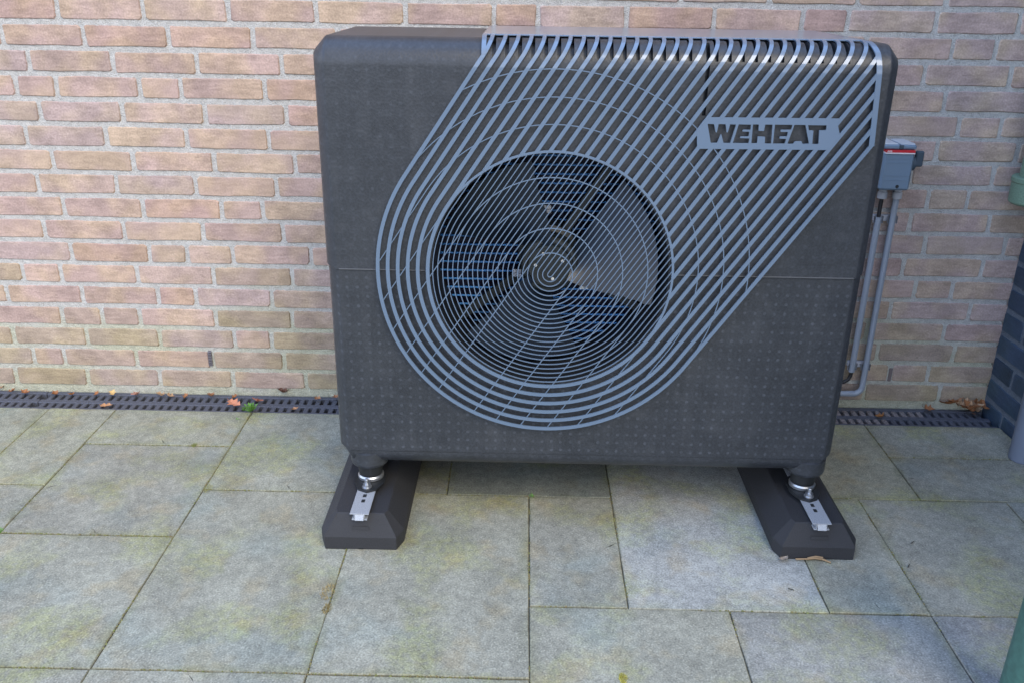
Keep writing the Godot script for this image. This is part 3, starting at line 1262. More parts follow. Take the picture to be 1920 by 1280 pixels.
	for k in 8:
		var a := deg_to_rad(-k * 90.0 / 7)
		bp.append([0.180 + 0.036 * sin(a), 0.6080 + 0.036 * cos(a), sin(a), cos(a)])
	bp.reverse()
	bp.append([0.188, 0.6440, 0.0, 1.0])
	var bx0 := lx0 + 0.005
	var bx1 := lx1 - 0.005
	for k in bp.size() - 1:
		var a: Array = bp[k]
		var b: Array = bp[k + 1]
		g.quadn(Vector3(bx0, a[0], a[1]), Vector3(bx1, a[0], a[1]), Vector3(bx1, b[0], b[1]), Vector3(bx0, b[0], b[1]), Vector3(0, a[2], a[3]), Vector3(0, a[2], a[3]), Vector3(0, b[2], b[3]), Vector3(0, b[2], b[3]))
	g.quad(Vector3(bx0, 0.144, 0.262), Vector3(bx1, 0.144, 0.262), Vector3(bx1, 0.144, 0.6085), Vector3(bx0, 0.144, 0.6085))
	g.quad(Vector3(bx1, 0.144, 0.262), Vector3(bx0, 0.144, 0.262), Vector3(bx0, 0.176, 0.262), Vector3(bx1, 0.176, 0.262))
	bp.append([0.188, 0.262, 0.0, -1.0])
	bp.append([0.144, 0.262, 0.0, -1.0])
	bp.append([0.144, 0.55, -1.0, 0.0])
	ends(g, bp, bx0, -1.0, [[0.0, 0.0, 0.0], [0.0035, 0.0012, 0.25], [0.02, 0.022, 0.55], [0.023, 0.03, 1.0]])
	ends(g, bp, bx1, 1.0, [[0.0, 0.0, 0.0], [0.0035, 0.0012, 0.25], [0.02, 0.022, 0.55], [0.023, 0.03, 1.0]])
	obj("base_tray", g, M.dark_foam, pump)


func fan(pump: Node3D) -> void:
	var c := Vector3(CX, CY, 0)
	var g := Geo.new()
	g.lathe(Vector3(CX, CY, 0.655), [[0.2425, -0.010], [0.2380, -0.022], [0.2360, -0.060], [0.2360, -0.115], [0.252, -0.150], [0.252, -0.232]], 72, Vector3(0, 0, 1))
	obj("fan_shroud", g, M.shroud, pump)
	# the heat exchanger behind: dark blue fins crossed by bright tubes
	var coil := node("heat_exchanger", pump)
	tag(coil, "dark blue finned coil with bright blue tubes seen through the fan")
	g = Geo.new()
	g.box(Vector3(CX - 0.33, CY - 0.33, 0.385), Vector3(CX + 0.33, CY + 0.33, 0.422))
	obj("fin_block", g, M.coil_fins, coil)
	g = Geo.new()
	for k in 200:                                    # upright fins, too fine to tell apart
		var xx := CX - 0.25 + k * 0.0025
		g.quad(Vector3(xx, CY - 0.25, 0.4225), Vector3(xx, CY + 0.25, 0.4225), Vector3(xx + 0.0009, CY + 0.25, 0.4275), Vector3(xx + 0.0009, CY - 0.25, 0.4275))
	tag(obj("fins", g, M.coil_fins, coil), "", "", "", "stuff")
	var tube := Geo.new()
	tube.tube([Vector3(-0.25, 0, 0), Vector3(0.25, 0, 0)], 0.0025, 8)
	var tm := tube.mesh()
	for k in 25:
		var o := obj("tube", tm, M.coil_tube, coil)
		o.position = Vector3(CX, 0.3720 + k * 0.0204, 0.4295)
	# motor mount: four arms and a body behind the fan
	var mount := node("motor_mount", pump)
	for a in [57.0, 150.0, 218.0, 329.0]:
		g = Geo.new()
		var d := Vector3(cos(deg_to_rad(a)), sin(deg_to_rad(a)), 0)
		var s := Vector3(-d.y, d.x, 0) * 0.0095
		var z := Vector3(0, 0, 0.5)
		for zz in [[0.500, 0.512]]:
			var lo := c + d * 0.03
			var hi := c + d * 0.246
			var f := Vector3(0, 0, zz[1])
			var b := Vector3(0, 0, zz[0])
			g.quad(lo - s + f, hi - s + f, hi + s + f, lo + s + f) if (d.cross(s)).z > 0 else g.quad(lo + s + f, hi + s + f, hi - s + f, lo - s + f)
			g.out_quad(lo + s + f, hi + s + f, hi + s + b, lo + s + b, c + d * 0.14)
			g.out_quad(lo - s + f, hi - s + f, hi - s + b, lo - s + b, c + d * 0.14)
		obj("arm", g, M.hub_cover, mount)
	g = Geo.new()
	g.lathe(Vector3(CX, CY, 0.46), [[0.066, 0.0], [0.066, 0.06], [0.05, 0.07], [0.0, 0.07]], 36, Vector3(0, 0, 1))
	obj("motor", g, M.hub_cover, mount)
	for q in [[329.0, 0.088, M.white_plastic], [213.0, 0.080, M.gland_grey], [94.0, 0.100, M.gland_grey]]:
		g = Geo.new()
		var at: Vector3 = c + Vector3(cos(deg_to_rad(q[0])), sin(deg_to_rad(q[0])), 0) * q[1] + Vector3(0, 0, 0.585 if q[2] == M.white_plastic else 0.515)
		for e in 2:
			for w in 2:
				var lo: Vector3 = at + Vector3(-0.0095 + e * 0.0098, -0.0085 + w * 0.0088, 0)
				g.box(lo, lo + Vector3(0.0090, 0.0080, 0.004), 0.0008)
		obj("connector", g, q[2], mount)
	# the fan: three wide twisted blades on a hub
	var f := node("fan", pump, Vector3(CX, CY, 0.588))
	tag(f, "three wide dark blades on a round hub with four bright screws")
	for b in 3:
		g = Geo.new()
		var rows := []
		for q in 13:
			var t := q / 12.0
			var r := lerpf(0.045, 0.2255, t)
			var a0 := deg_to_rad(lerpf(-36.0, -19.0, t) + 5.0 * sin(t * PI) - 3.0 * (1 if q % 2 else 0) * (1.0 if t > 0.3 else 0.0) * 0.35)
			var a1 := deg_to_rad(lerpf(30.0, 48.0, t) + 4.0 * sin(t * PI))
			var row := []
			for w in 11:
				var u := w / 10.0
				var a := lerpf(a0, a1, u)
				var lift := lerpf(0.034, -0.062, u) * lerpf(0.6, 1.0, t) + 0.010 * sin(u * PI)
				row.append(Vector3(cos(a) * r, sin(a) * r, lift))
			rows.append(row)
		for layer in 2:
			var dz := Vector3(0, 0, -0.003 * layer)
			for q in 12:
				for w in 10:
					var nn := []
					for e in [[q, w], [q + 1, w], [q + 1, w + 1], [q, w + 1]]:
						var du: Vector3 = rows[mini(e[0] + 1, 12)][e[1]] - rows[maxi(e[0] - 1, 0)][e[1]]
						var dv: Vector3 = rows[e[0]][mini(e[1] + 1, 10)] - rows[e[0]][maxi(e[1] - 1, 0)]
						var m := du.cross(dv).normalized()
						nn.append(m * (signf(m.z) if layer == 0 else -signf(m.z)))
					g.quadn(rows[q][w] + dz, rows[q + 1][w] + dz, rows[q + 1][w + 1] + dz, rows[q][w + 1] + dz, nn[0], nn[1], nn[2], nn[3])
		for q in 12:
			for w in [0, 10]:
				g.out_quad(rows[q][w], rows[q + 1][w], rows[q + 1][w] - Vector3(0, 0, 0.003), rows[q][w] - Vector3(0, 0, 0.003), rows[q][5])
		for w in 10:
			g.out_quad(rows[12][w], rows[12][w + 1], rows[12][w + 1] - Vector3(0, 0, 0.003), rows[12][w] - Vector3(0, 0, 0.003), Vector3.ZERO)
		var o := obj("blade", g, M.fan_plastic, f)
		o.rotation.z = TAU / 3 * b
	g = Geo.new()
	g.lathe(Vector3.ZERO, [[0.060, -0.04], [0.060, 0.004], [0.056, 0.009], [0.050, 0.010], [0.0485, 0.006], [0.046, 0.006], [0.044, 0.012], [0.0, 0.012]], 48, Vector3(0, 0, 1))
	obj("hub", g, M.hub_cover, f)
	for a in [118.0, 22.0, 178.0, 285.0]:
		g = Geo.new()
		g.lathe(Vector3(cos(deg_to_rad(a)) * 0.029, sin(deg_to_rad(a)) * 0.029, 0.012), [[0.0034, 0.0], [0.0034, 0.002], [0.002, 0.0032], [0.0, 0.0032]], 12, Vector3(0, 0, 1))
		obj("screw", g, M.white_plastic, f)


func foot(pump: Node3D, x: float, z: float) -> void:
	var g := Geo.new()
	g.plane = 1
	g.us = Vector2(0.328, 0.328)
	g.lathe(Vector3(x, 0, z), [[0.0, 0.1340], [0.034, 0.1340], [0.0405, 0.1372], [0.0428, 0.1430], [0.0430, 0.172], [0.034, 0.176]], 40)
	obj("foot_boss", g, M.dark_foam, pump)
	var f := node("foot", pump, Vector3(x, 0, z))
	g = Geo.new()
	g.lathe(Vector3.ZERO, [[0.0, 0.105], [0.0250, 0.105], [0.0270, 0.110], [0.0285, 0.1320], [0.024, 0.1345]], 32)
	obj("rubber_cup", g, M.black_rubber, f)
	g = Geo.new()
	g.lathe(Vector3.ZERO, [[0.0, 0.0935], [0.0262, 0.0935], [0.0290, 0.0955], [0.0295, 0.1020], [0.0272, 0.1055], [0.0255, 0.1055]], 32)
	obj("washer", g, M.zinc, f)
	g = Geo.new()
	var ring := []
	for k in 10:                                         # the rubber pad below, longer to the front
		var a := TAU * (k + 0.5) / 10
		ring.append(Vector3(cos(a) * 0.035, 0.0893, 0.008 + sin(a) * 0.058))
	for k in 10:
		var a: Vector3 = ring[k]
		var b: Vector3 = ring[(k + 1) % 10]
		var up := Vector3(0, 0.0045, 0)
		g.out_quad(a, b, b + up, a + up, Vector3(0, 0.091, 0.008))
		g.out_tri(a + up, b + up, Vector3(0, 0.0941, 0.008), Vector3.ZERO)
	obj("pad", g, M.black_rubber, f)


func heat_pump() -> void:
	var pump := node("heat_pump")
	tag(pump, "dark grey foam-cased heat pump with blue-grey swirl grille and name plate WEHEAT", "heat pump")
	shells(pump)
	fan(pump)
	grille(pump)
	for q in [[-0.337, 0.606], [0.649, 0.606], [-0.337, 0.305], [0.649, 0.305]]:
		foot(pump, q[0], q[1])


func block(x: float, label: String) -> void:
	var b := node("mounting_block", self, Vector3(x, 0, 0.457))
	tag(b, label, "mounting block", "rubber blocks under the heat pump")
	var g := Geo.new()
	var rings := []
	# [half width, half length, height, corner]
	for q in [[0.0890, 0.300, 0.0, 0.012], [0.0910, 0.3005, 0.004, 0.013], [0.0910, 0.3005, 0.031, 0.013], [0.0880, 0.298, 0.0365, 0.012], [0.058, 0.280, 0.0775, 0.006], [0.0555, 0.2775, 0.0795, 0.005]]:
		var r := []
		for c in [[1, 1], [1, -1], [-1, -1], [-1, 1]]:
			var a := Vector3(c[0] * q[0], q[2], c[1] * (q[1] - q[3] * 2.6))
			var d := Vector3(c[0] * (q[0] - q[3]), q[2], c[1] * q[1])
			if c[0] * c[1] > 0:
				r.append(d)
				r.append(a)
			else:
				r.append(a)
				r.append(d)
		rings.append(r)
	for k in rings.size() - 1:
		for s in 8:
			var s2 := (s + 1) % 8
			g.out_quad(rings[k][s], rings[k][s2], rings[k + 1][s2], rings[k + 1][s], Vector3(0, 0.02, (rings[k][s].z) * 0.5))
	var top: Array = rings[rings.size() - 1]
	for s in 8:
		g.out_tri(top[s], top[(s + 1) % 8], Vector3(0, 0.0795, 0), Vector3.ZERO)
	obj("rubber_body", g, M.rubber, b)
	g = Geo.new()                                         # a raised mark on the front slope, and the cable notch below
	var n := Vector3(0, 0.40, 0.92).normalized()
	for w in [[0.0, 0.0]]:
		var c0 := Vector3(0, 0.0500, 0.2925)
		var up := Vector3(0, 0.92, -0.40)
		var hx := Vector3(0.020, 0, 0)
		g.out_quad(c0 - hx - up * 0.004 + n * 0.0012, c0 + hx - up * 0.004 + n * 0.0012, c0 + hx * 0.85 + up * 0.004 + n * 0.0026, c0 - hx * 0.85 + up * 0.004 + n * 0.0026, Vector3.ZERO)
		g.out_quad(c0 - hx + up * 0.001 - n * 0.004, c0 + hx + up * 0.001 - n * 0.004, c0 + hx * 0.85 + up * 0.004 + n * 0.0026, c0 - hx * 0.85 + up * 0.004 + n * 0.0026, Vector3.ZERO)
	obj("raised_mark", g, M.rubber, b)
	g = Geo.new()
	g.box(Vector3(-0.006, 0.0, 0.2955), Vector3(0.006, 0.0065, 0.3012), 0.001)
	obj("cable_notch", g, M.black_rubber, b)
	# galvanised rail let into the top: flanges, webs, lips and the channel floor between
	var rail := node("rail", b)
	g = Geo.new()
	var z0 := -0.298
	var z1 := 0.297
	g.box(Vector3(-0.0205, 0.0870, z0), Vector3(0.0205, 0.0890, z1), 0.0004)
	obj("flange", g, M.galvanised, rail)
	for s in [-1, 1]:
		g = Geo.new()
		g.box(Vector3(s * 0.0105 - 0.001, 0.0765, z0), Vector3(s * 0.0105 + 0.001, 0.0869, z1), 0.0003)
		g.box(Vector3(s * 0.0130 - 0.0035, 0.0740, z0 + 0.001), Vector3(s * 0.0130 + 0.0035, 0.0764, z1 + 0.0016), 0.0003)
		obj("lip", g, M.galvanised, rail)
	g = Geo.new()
	g.quad(Vector3(-0.0094, 0.0762, z1 + 0.0055), Vector3(0.0094, 0.0762, z1 + 0.0055), Vector3(0.0094, 0.0868, z1 - 0.001), Vector3(-0.0094, 0.0868, z1 - 0.001))
	g.box(Vector3(-0.0094, 0.0750, z0), Vector3(0.0094, 0.0761, z1 + 0.0055), 0.0002)
	obj("channel_floor", g, M.galvanised, rail)
	g = Geo.new()
	for zz in [0.219, 0.240]:
		g.box(Vector3(-0.004, 0.0889, zz), Vector3(0.004, 0.0893, zz + 0.012), 0.0002)
	obj("slot", g, M.black_rubber, rail)
	# the bolt that clamps the pad
	g = Geo.new()
	g.lathe(Vector3(0.0, 0.0938, 0.196), [[0.0, 0.0], [0.011, 0.0], [0.011, 0.002], [0.0085, 0.0022], [0.0085, 0.009], [0.0045, 0.0092], [0.0045, 0.020], [0.0035, 0.021], [0.0, 0.021]], 12)
	obj("bolt", g, M.zinc, rail)


# ------------------------------------------------------------------ things on and by the walls
func switch_box() -> void:
	var b := node("switch_box", self, Vector3(0.956, 0, 0))
	tag(b, "grey electrical isolator box with red and white label on the brick wall", "switch box")
	var g := Geo.new()
	g.box(Vector3(-0.043, 0.660, 0.001), Vector3(0.041, 0.768, 0.030), 0.004)
	obj("back_box", g, M.box_plastic, b)
	g = Geo.new()
	g.box(Vector3(-0.040, 0.662, 0.030), Vector3(0.038, 0.760, 0.088), 0.005)
	obj("cover", g, M.box_plastic, b)
	g = Geo.new()
	g.box(Vector3(-0.041, 0.7665, 0.012), Vector3(0.040, 0.7780, 0.086), 0.003)
	obj("top_cap", g, M.box_plastic, b)
	g = Geo.new()
	g.box(Vector3(-0.045, 0.7770, 0.004), Vector3(-0.005, 0.7803, 0.080), 0.0015)
	g.box(Vector3(0.002, 0.7770, 0.004), Vector3(0.038, 0.7808, 0.080), 0.0015)
	obj("lid_edge", g, M.box_lid, b)
	g = Geo.new()
	g.box(Vector3(-0.005, 0.7675, 0.0835), Vector3(0.006, 0.7780, 0.0885), 0.001)
	obj("lid_clip", g, M.box_dark, b)
	g = Geo.new()
	g.box(Vector3(-0.037, 0.7592, 0.060), Vector3(0.036, 0.7655, 0.0905), 0.0005)
	obj("label_red", g, M.label_red, b)
	g = Geo.new()
	g.box(Vector3(-0.038, 0.7560, 0.060), Vector3(0.036, 0.7590, 0.0912), 0.0005)
	obj("label_white", g, M.label_white, b)
	var tm := TextMesh.new()
	var f := SystemFont.new()
	f.font_names = PackedStringArray(["Droid Sans"])
	f.font_weight = 700
	tm.font = f
	tm.text = "ABB"
	tm.font_size = 32
	tm.pixel_size = 0.00020
	tm.depth = 0.0004
	var t := obj("lettering", tm, M.label_white, b)
	t.position = Vector3(-0.029, 0.76235, 0.0908)
	for y in [0.742, 0.733, 0.700, 0.688]:
		g = Geo.new()
		g.box(Vector3(-0.032, y, 0.0870), Vector3(0.033, y + 0.0016, 0.0888), 0.0004)
		obj("moulded_rib", g, M.box_plastic, b)
	g = Geo.new()
	g.lathe(Vector3(0.006, 0.6725, 0.0875), [[0.0045, 0.0], [0.0045, 0.0012], [0.0, 0.0012]], 14, Vector3(0, 0, 1))
	obj("lock_hole", g, M.black_rubber, b)
	g = Geo.new()                                       # the switch knob on the right
	g.lathe(Vector3(0.041, 0.727, 0.060), [[0.018, 0.0], [0.018, 0.008], [0.010, 0.009], [0.010, 0.014], [0.0, 0.014]], 20, Vector3(1, 0, 0))
	g.box(Vector3(0.0500, 0.720, 0.055), Vector3(0.0700, 0.760, 0.069), 0.003)
	obj("switch_knob", g, M.box_dark, b)
	for x in [-0.005, 0.034]:
		g = Geo.new()
		g.lathe(Vector3(x, 0.0, 0.032), [[0.0085, 0.628], [0.0125, 0.630], [0.0125, 0.646], [0.0095, 0.648], [0.0105, 0.650], [0.0105, 0.6645]], 20)
		obj("cable_gland", g, M.gland_grey, b)


func pipes() -> void:
	var c := node("conduit")
	tag(c, "shorter grey conduit pipe by the heat pump, black cable out of its top", "conduit pipe", "grey conduits below the switch box")
	var g := Geo.new()
	g.tube([Vector3(0.952, 0.578, 0.030), Vector3(0.952, 0.125, 0.030)], 0.0084, 18)
	obj("pipe", g, M.pipe_grey, c)
	g = Geo.new()
	g.tube([Vector3(0.951, 0.640, 0.032), Vector3(0.951, 0.61, 0.031), Vector3(0.952, 0.57, 0.030)], 0.0052, 10)
	obj("cable", g, M.cable_black, c)
	g = Geo.new()
	g.tube([Vector3(0.952, 0.128, 0.030), Vector3(0.951, 0.112, 0.030), Vector3(0.946, 0.100, 0.030), Vector3(0.935, 0.092, 0.030), Vector3(0.90, 0.088, 0.031)], 0.0055, 10)
	obj("cable", g, M.cable_black, c)
	c = node("conduit")
	tag(c, "longer grey conduit pipe with an elbow at its foot, right of the other conduit", "conduit pipe", "grey conduits below the switch box")
	g = Geo.new()
	var p := [Vector3(0.990, 0.632, 0.030), Vector3(0.990, 0.09, 0.030)]
	for k in 7:
		var a := k * PI / 12
		p.append(Vector3(0.968 + 0.022 * cos(a), 0.078 - 0.022 * sin(a), 0.030))
	p.append(Vector3(0.85, 0.056, 0.030))
	g.tube(p, 0.0084, 18)
	obj("pipe", g, M.pipe_grey, c)
	for y in [0.571, 0.141]:
		var k := node("pipe_clip", self, Vector3(0.971, y, 0.0))
		tag(k, "upper pale clip holding the two grey conduits to the wall" if y > 0.5 else "lower pale clip holding the two grey conduits to the wall", "pipe clip", "pipe clips")
		for x in [-0.019, 0.019]:
			g = Geo.new()
			for s in 8:
				var a0 := -0.25 + s * (PI + 0.5) / 8
				var a1 := -0.25 + (s + 1) * (PI + 0.5) / 8
				var ctr := Vector3(x, 0, 0.030)
				var q := []
				for a in [a0, a1]:
					for r in [0.0098, 0.0128]:
						q.append(ctr + Vector3(cos(a) * r, 0, -sin(a) * r))
				var h := Vector3(0, 0.010, 0)
				g.out_quad(q[1] - h, q[3] - h, q[3] + h, q[1] + h, ctr)
				g.out_quad(q[0] + h, q[2] + h, q[3] + h, q[1] + h, ctr)
				g.out_quad(q[0] - h, q[2] - h, q[3] - h, q[1] - h, ctr)
			obj("collar", g, M.gland_grey, k)
		g = Geo.new()
		g.box(Vector3(-0.026, -0.008, 0.001), Vector3(0.026, 0.008, 0.017), 0.002)
		obj("saddle", g, M.gland_grey, k)
	# right edge: green pipe end on the house wall, grey drainpipe by the dark wall, green post in front
	c = node("green_pipe", self, Vector3(1.308, 0, 0.10))
	tag(c, "green pipe with a wide collar ending halfway up at the right edge", "pipe")
	g = Geo.new()
	g.lathe(Vector3.ZERO, [[0.037, 0.655], [0.0415, 0.66], [0.0415, 2.4]], 32)
	obj("pipe", g, M.green_pipe, c)
	g = Geo.new()
	g.lathe(Vector3.ZERO, [[0.0, 0.636], [0.050, 0.636], [0.055, 0.641], [0.056, 0.690], [0.0585, 0.694], [0.0585, 0.703], [0.055, 0.706], [0.042, 0.706]], 40)
	obj("collar", g, M.green_pipe, c)
	g = Geo.new()
	g.box(Vector3(-0.012, 1.2, -0.10), Vector3(0.012, 1.225, -0.04), 0.002)
	obj("bracket", g, M.green_pipe, c)
	c = node("drainpipe", self, Vector3(1.3285, 0, 0.297))
	tag(c, "blue-grey drainpipe foot standing against the dark brick wall", "pipe")
	g = Geo.new()
	g.lathe(Vector3.ZERO, [[0.0, 0.001], [0.031, 0.001], [0.032, 0.004], [0.032, 2.4]], 36)
	obj("pipe", g, M.drainpipe, c)
	c = node("green_post", self, Vector3(0.872, 0, 1.200))
	tag(c, "smooth dark green post in the lower right corner", "post")
	g = Geo.new()
	g.lathe(Vector3.ZERO, [[0.0, 0.001], [0.052, 0.001], [0.052, 0.010], [0.0505, 0.012], [0.0505, 0.84], [0.045, 0.85], [0.0, 0.852]], 48)
	obj("post", g, M.green_paint, c)


# ------------------------------------------------------------------ leaves, weeds, a twig
func leaf_shape(long: float, lobes: int, curl: float, c: Color) -> Geo:
	var g := Geo.new()
	var n := 10
	var left := []
	var right := []
	var mid := []
	for k in n + 1:
		var t := float(k) / n
		var w := long * 0.34 * sin(PI * pow(t, 0.8)) * (1.0 + 0.45 * sin(t * PI * lobes * 2.0)) + long * 0.01
		var up := curl * long * (t - 0.4) * (t - 0.4) * 1.6
		mid.append(Vector3(0, up, (t - 0.5) * long))
		left.append(Vector3(-w, up + curl * w * rng.randf_range(0.5, 1.3) + 0.0006, (t - 0.5) * long - w * 0.3))
		right.append(Vector3(w, up + curl * w * rng.randf_range(0.5, 1.3) + 0.0006, (t - 0.5) * long - w * 0.3))
	for k in n:
		var f := rng.randf_range(0.8, 1.15)
		g.col = Color(c.r * f, c.g * f, c.b * f)
		g.quad(left[k], left[k + 1], mid[k + 1], mid[k])
		g.quad(mid[k], mid[k + 1], right[k + 1], right[k])
	g.col = Color(c.r * 0.6, c.g * 0.55, c.b * 0.5)
	g.tube([Vector3(0, 0.001, -0.5 * long), Vector3(long * 0.05, 0.002 + curl * long * 0.2, -0.72 * long)], long * 0.018, 5)
	return g


func leaf(at: Vector3, long: float, turn: float, c: Color, label: String, group := "", tilt := 0.0, lobes := 3, curl := 0.45) -> void:
	var o := obj("dead_leaf", leaf_shape(long, lobes, curl, c), M.leaf_dry)
	o.position = at
	o.rotation = Vector3(tilt, turn, rng.randf_range(-0.35, 0.35))
	tag(o, label, "leaf", group)


func litter() -> void:
	var brown := Color(0.30, 0.125, 0.045)
	var rust := Color(0.34, 0.16, 0.07)
	var tan := Color(0.47, 0.30, 0.17)
	var small := [[-1.458, 0.031], [-1.366, 0.035], [-1.318, 0.037], [-1.246, 0.027], [-1.056, 0.030], [-1.03, 0.035], [-0.98, 0.036], [-0.91, 0.027], [-0.837, 0.032], [-0.591, 0.033], [-0.542, 0.019], [-1.544, 0.004], [-1.50, 0.02]]
	var nth := ["first", "second", "third", "fourth", "fifth", "sixth", "seventh", "eighth", "ninth", "tenth", "eleventh", "twelfth", "thirteenth"]
	small.sort_custom(func(a, b): return a[0] < b[0])
	for w in small.size():
		var q: Array = small[w]
		leaf(Vector3(q[0], 0.004, q[1]), rng.randf_range(0.018, 0.028), rng.randf() * TAU, [brown, rust, tan][rng.randi() % 3], "small brown leaf scrap in the drain's back slots, %s such scrap from the left" % nth[w], "leaf scraps in the back slots of the left drain grate", rng.randf_range(-0.5, 0.5), 2, 0.7)
	leaf(Vector3(-1.197, 0.005, 0.03), 0.026, 0.6, Color(0.62, 0.42, 0.17), "yellowish dry leaf in the back slots of the drain, left part", "", 0.3, 2, 0.6)
	leaf(Vector3(-1.129, 0.006, 0.033), 0.032, 0.2, Color(0.58, 0.30, 0.22), "pinkish-tan upright leaf on the back slots of the left grate", "", -0.5, 2, 0.5)
	leaf(Vector3(-1.184, 0.003, 0.102), 0.034, 1.5, Color(0.48, 0.25, 0.12), "flat rust-tan leaf at the front rim of the drain, above a tile joint", "", 0.0, 2, 0.25)
	leaf(Vector3(-0.821, 0.006, 0.082), 0.044, 1.1, Color(0.60, 0.255, 0.15), "largest orange-pink lobed leaf on the drain grate, left of the weed", "", 0.2, 3, 0.35)
	leaf(Vector3(-0.763, 0.007, 0.062), 0.036, 0.25, Color(0.46, 0.17, 0.10), "narrow red-brown leaf standing behind the green weed on the drain", "", -0.4, 1, 0.5)
	leaf(Vector3(-0.642, 0.003, 0.100), 0.022, 2.4, Color(0.50, 0.27, 0.14), "small tan leaf at the front rim of the drain near the heat pump", "", 0.2, 2, 0.5)
	leaf(Vector3(-0.700, 0.012, 0.010), 0.030, 1.3, Color(0.13, 0.06, 0.035), "dark curled leaf at the foot of the wall above the drain", "", 0.3, 2, 0.9)
	leaf(Vector3(1.041, 0.004, 0.075), 0.030, 0.4, Color(0.36, 0.16, 0.05), "single orange-brown leaf on the right drain grate beside the pipes", "", -0.3, 2, 0.6)
	leaf(Vector3(1.200, 0.004, 0.022), 0.030, 1.2, Color(0.28, 0.12, 0.05), "brown leaf on the right drain grate left of the leaf heap", "", 0.2, 2, 0.7)
	for k in 7:
		var a := k / 6.0
		leaf(Vector3(lerpf(1.262, 1.352, a) + rng.randf_range(-0.012, 0.012), 0.012 + rng.randf() * 0.022 * sin(a * PI + 0.3) + (0.012 if k > 5 else 0.0), rng.randf_range(0.006, 0.045)), rng.randf_range(0.040, 0.062), rng.randf() * TAU, [brown, rust, tan][k % 3], "dead brown leaf in the heap by the dark brick wall, %s leaf from the left" % nth[k], "heap of dead leaves in the corner", rng.randf_range(-0.6, 0.6), 3, 0.6)
	leaf(Vector3(0.580, 0.004, 0.7635), 0.026, 2.2, Color(0.36, 0.29, 0.22), "pale dry leaf scrap at the front corner of the right mounting block", "", 0.0, 2, 0.5)
	# pale flakes lying on the tiles
	# twig in front of the right block
	var tw := Geo.new()
	tw.col = Color(0.30, 0.20, 0.11)
	tw.tube([Vector3(0.604, 0.004, 0.7625), Vector3(0.628, 0.005, 0.7630), Vector3(0.646, 0.006, 0.7615), Vector3(0.662, 0.006, 0.765), Vector3(0.677, 0.004, 0.7725)], 0.0021, 6)
	tw.tube([Vector3(0.630, 0.006, 0.7620), Vector3(0.648, 0.009, 0.7595), Vector3(0.663, 0.007, 0.7605)], 0.0026, 6)
	tw.tube([Vector3(0.640, 0.007, 0.7620), Vector3(0.655, 0.008, 0.7655), Vector3(0.667, 0.005, 0.764)], 0.0018, 6)
	tag(obj("twig", tw, M.moss), "thin brown twig on the tiles in front of the right block", "twig")
	for q in [[Vector3(0.566, 0.003, 0.865), 0.5], [Vector3(0.842, 0.003, 0.777), 2.2], [Vector3(0.885, 0.003, 0.690), 2.5]]:
		var st := Geo.new()
		st.col = Color(0.06, 0.06, 0.05)
		var d := Vector3(cos(q[1]), 0, sin(q[1])) * 0.006
		st.tube([q[0] - d, q[0] + d], 0.0012, 5)
		tag(obj("stem_scrap", st, M.moss), "tiny dark stem scrap on the paving near the right block, %s from the left" % ("first" if q[0].x < 0.6 else "second" if q[0].x < 0.86 else "third"), "stem", "dark stem scraps on the paving")
	weed(Vector3(-0.768, 0.0, 0.113), 0.030, 44, "bright green weed growing at the drain's front rim")
	weed(Vector3(-0.788, -0.002, 0.166), 0.010, 10, "tiny green sprig in the tile joint below the larger weed")
	weed(Vector3(0.036, -0.002, 0.532), 0.013, 12, "tiny green weed in the tile joint under the heat pump's front")
	weed(Vector3(-1.150, -0.002, 0.722), 0.013, 14, "tiny green weed in a tile joint at the left edge")
	for q in [[Vector3(-0.752, -0.002, 0.526), 0.018, Color(0.27, 0.26, 0.08), "yellow-green moss cushion where three tile joints meet, left"], [Vector3(-0.381, 0.0, 0.905), 0.026, Color(0.33, 0.24, 0.085), "dry straw-brown moss tuft on the joint between two tiles"], [Vector3(-0.372, -0.001, 0.955), 0.016, Color(0.25, 0.19, 0.07), "thin brown moss below the straw-brown moss tuft"], [Vector3(0.195, 0.0, 1.127), 0.014, Color(0.42, 0.38, 0.06), "yellow moss scrap on the joint at the bottom edge"], [Vector3(-0.858, -0.001, 0.316), 0.010, Color(0.23, 0.25, 0.07), "small green moss spot on the joint of the tiles below the drain"]]:
		var g := Geo.new()
		for k in 130:
			var a := rng.randf() * TAU
			var r: float = sqrt(rng.randf()) * q[1]
			var f := rng.randf_range(0.65, 1.25)
			g.col = Color(q[2].r * f, q[2].g * f, q[2].b * f)
			var b: Vector3 = q[0] + Vector3(cos(a) * r * 0.55, 0.001, sin(a) * r)
			var d := Vector3(rng.randf_range(-1, 1), rng.randf_range(0.3, 1.1), rng.randf_range(-1, 1)).normalized() * rng.randf_range(0.003, 0.008)
			var s := d.cross(Vector3.UP).normalized() * 0.0007
			g.tri(b - s, b + s, b + d)
		tag(obj("moss_tuft", g, M.weed), q[3], "moss")


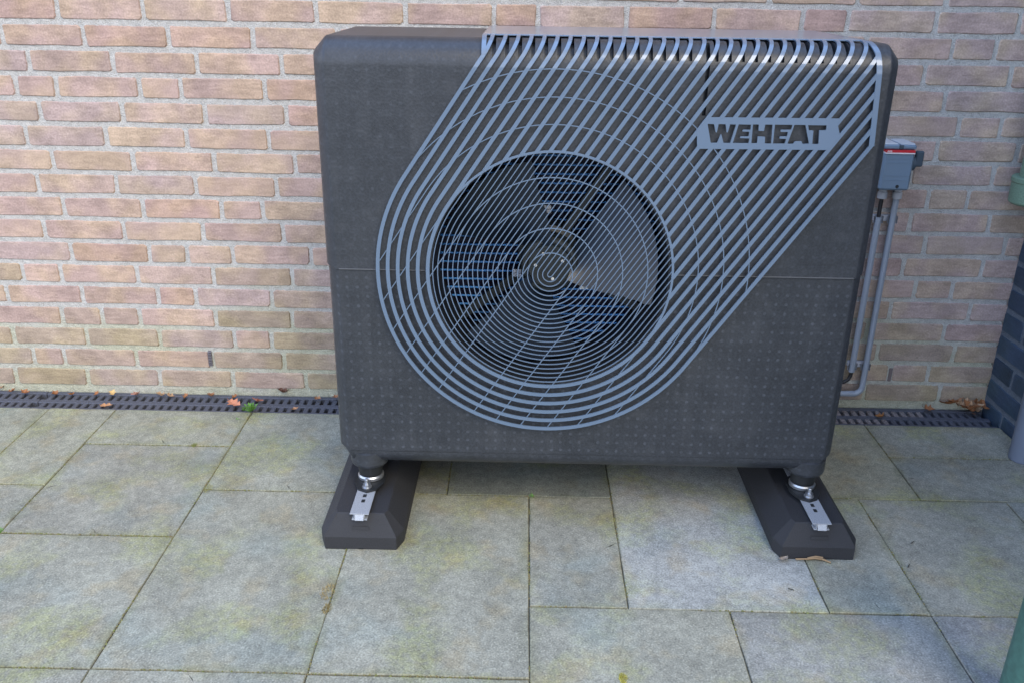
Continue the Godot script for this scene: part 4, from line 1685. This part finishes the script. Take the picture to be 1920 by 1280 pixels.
func weed(at: Vector3, size: float, n: int, label: String) -> void:
	var g := Geo.new()
	for k in n:
		var a := rng.randf() * TAU
		var lean := rng.randf_range(0.2, 1.1)
		var d := Vector3(cos(a) * lean, rng.randf_range(0.4, 1.0), sin(a) * lean).normalized()
		var l := size * rng.randf_range(0.5, 1.0)
		var f := rng.randf_range(0.7, 1.3)
		g.col = Color(0.14 * f, 0.32 * f, 0.055 * f)
		var tip := at + d * l
		g.tube([at, at + d * l * 0.8], size * 0.02, 4, false)
		var s := d.cross(Vector3.UP).normalized() * size * 0.13
		var u := s.cross(d).normalized() * size * 0.05
		var c := at + d * l * 0.72
		for q in 2:
			var e := s if q == 0 else -s
			g.tri(c, c + e + u + d * size * 0.10, tip + d * size * 0.10)
	var o := obj("weed", g, M.weed)
	tag(o, label, "weed")


func _ready() -> void:
	rng.seed = 20240
	# camera
	var cam := Camera3D.new()
	cam.name = "camera"
	add_child(cam)
	cam.basis = Basis(Vector3.UP, 0.0104165) * Basis(Vector3.RIGHT, -0.390033) * Basis(Vector3.BACK, 0.0157084)
	cam.position = Vector3(0, 1.15736, 2.36537)
	cam.fov = 42.13
	cam.near = 0.05
	cam.far = 400.0
	cam.current = true
	# bright, slightly hazy sky; soft sun from the left front
	var env := Environment.new()
	env.background_mode = Environment.BG_SKY
	var sm := ProceduralSkyMaterial.new()
	sm.sky_top_color = Color(0.58, 0.68, 0.86)
	sm.sky_energy_multiplier = 1.5
	sm.sky_horizon_color = Color(0.91, 0.92, 0.93)
	sm.sky_curve = 0.22
	sm.ground_bottom_color = Color(0.25, 0.25, 0.22)
	sm.ground_horizon_color = Color(0.6, 0.62, 0.62)
	var sky := Sky.new()
	sky.sky_material = sm
	env.sky = sky
	env.ambient_light_source = Environment.AMBIENT_SOURCE_SKY
	env.tonemap_mode = Environment.TONE_MAPPER_LINEAR
	env.tonemap_exposure = 1.6
	env.sdfgi_enabled = true
	env.ssao_enabled = true
	env.ssil_enabled = true
	var we := WorldEnvironment.new()
	we.name = "environment"
	we.environment = env
	add_child(we)
	var sun := DirectionalLight3D.new()
	sun.name = "sun"
	sun.light_energy = 0.50
	sun.light_angular_distance = 30.0
	sun.light_color = Color(1.0, 0.965, 0.915)
	sun.shadow_enabled = true
	add_child(sun)
	sun.look_at_from_position(Vector3(1.5, 3.4, 3.0), Vector3(0, 0.4, 0.2))

	make_materials()
	house_wall()
	dark_wall()
	paving()
	drains()
	heat_pump()
	block(-0.339, "black rubber mounting block with metal rail under the heat pump's left end")
	block(0.652, "black rubber mounting block with metal rail under the heat pump's right end")
	switch_box()
	pipes()
	litter()
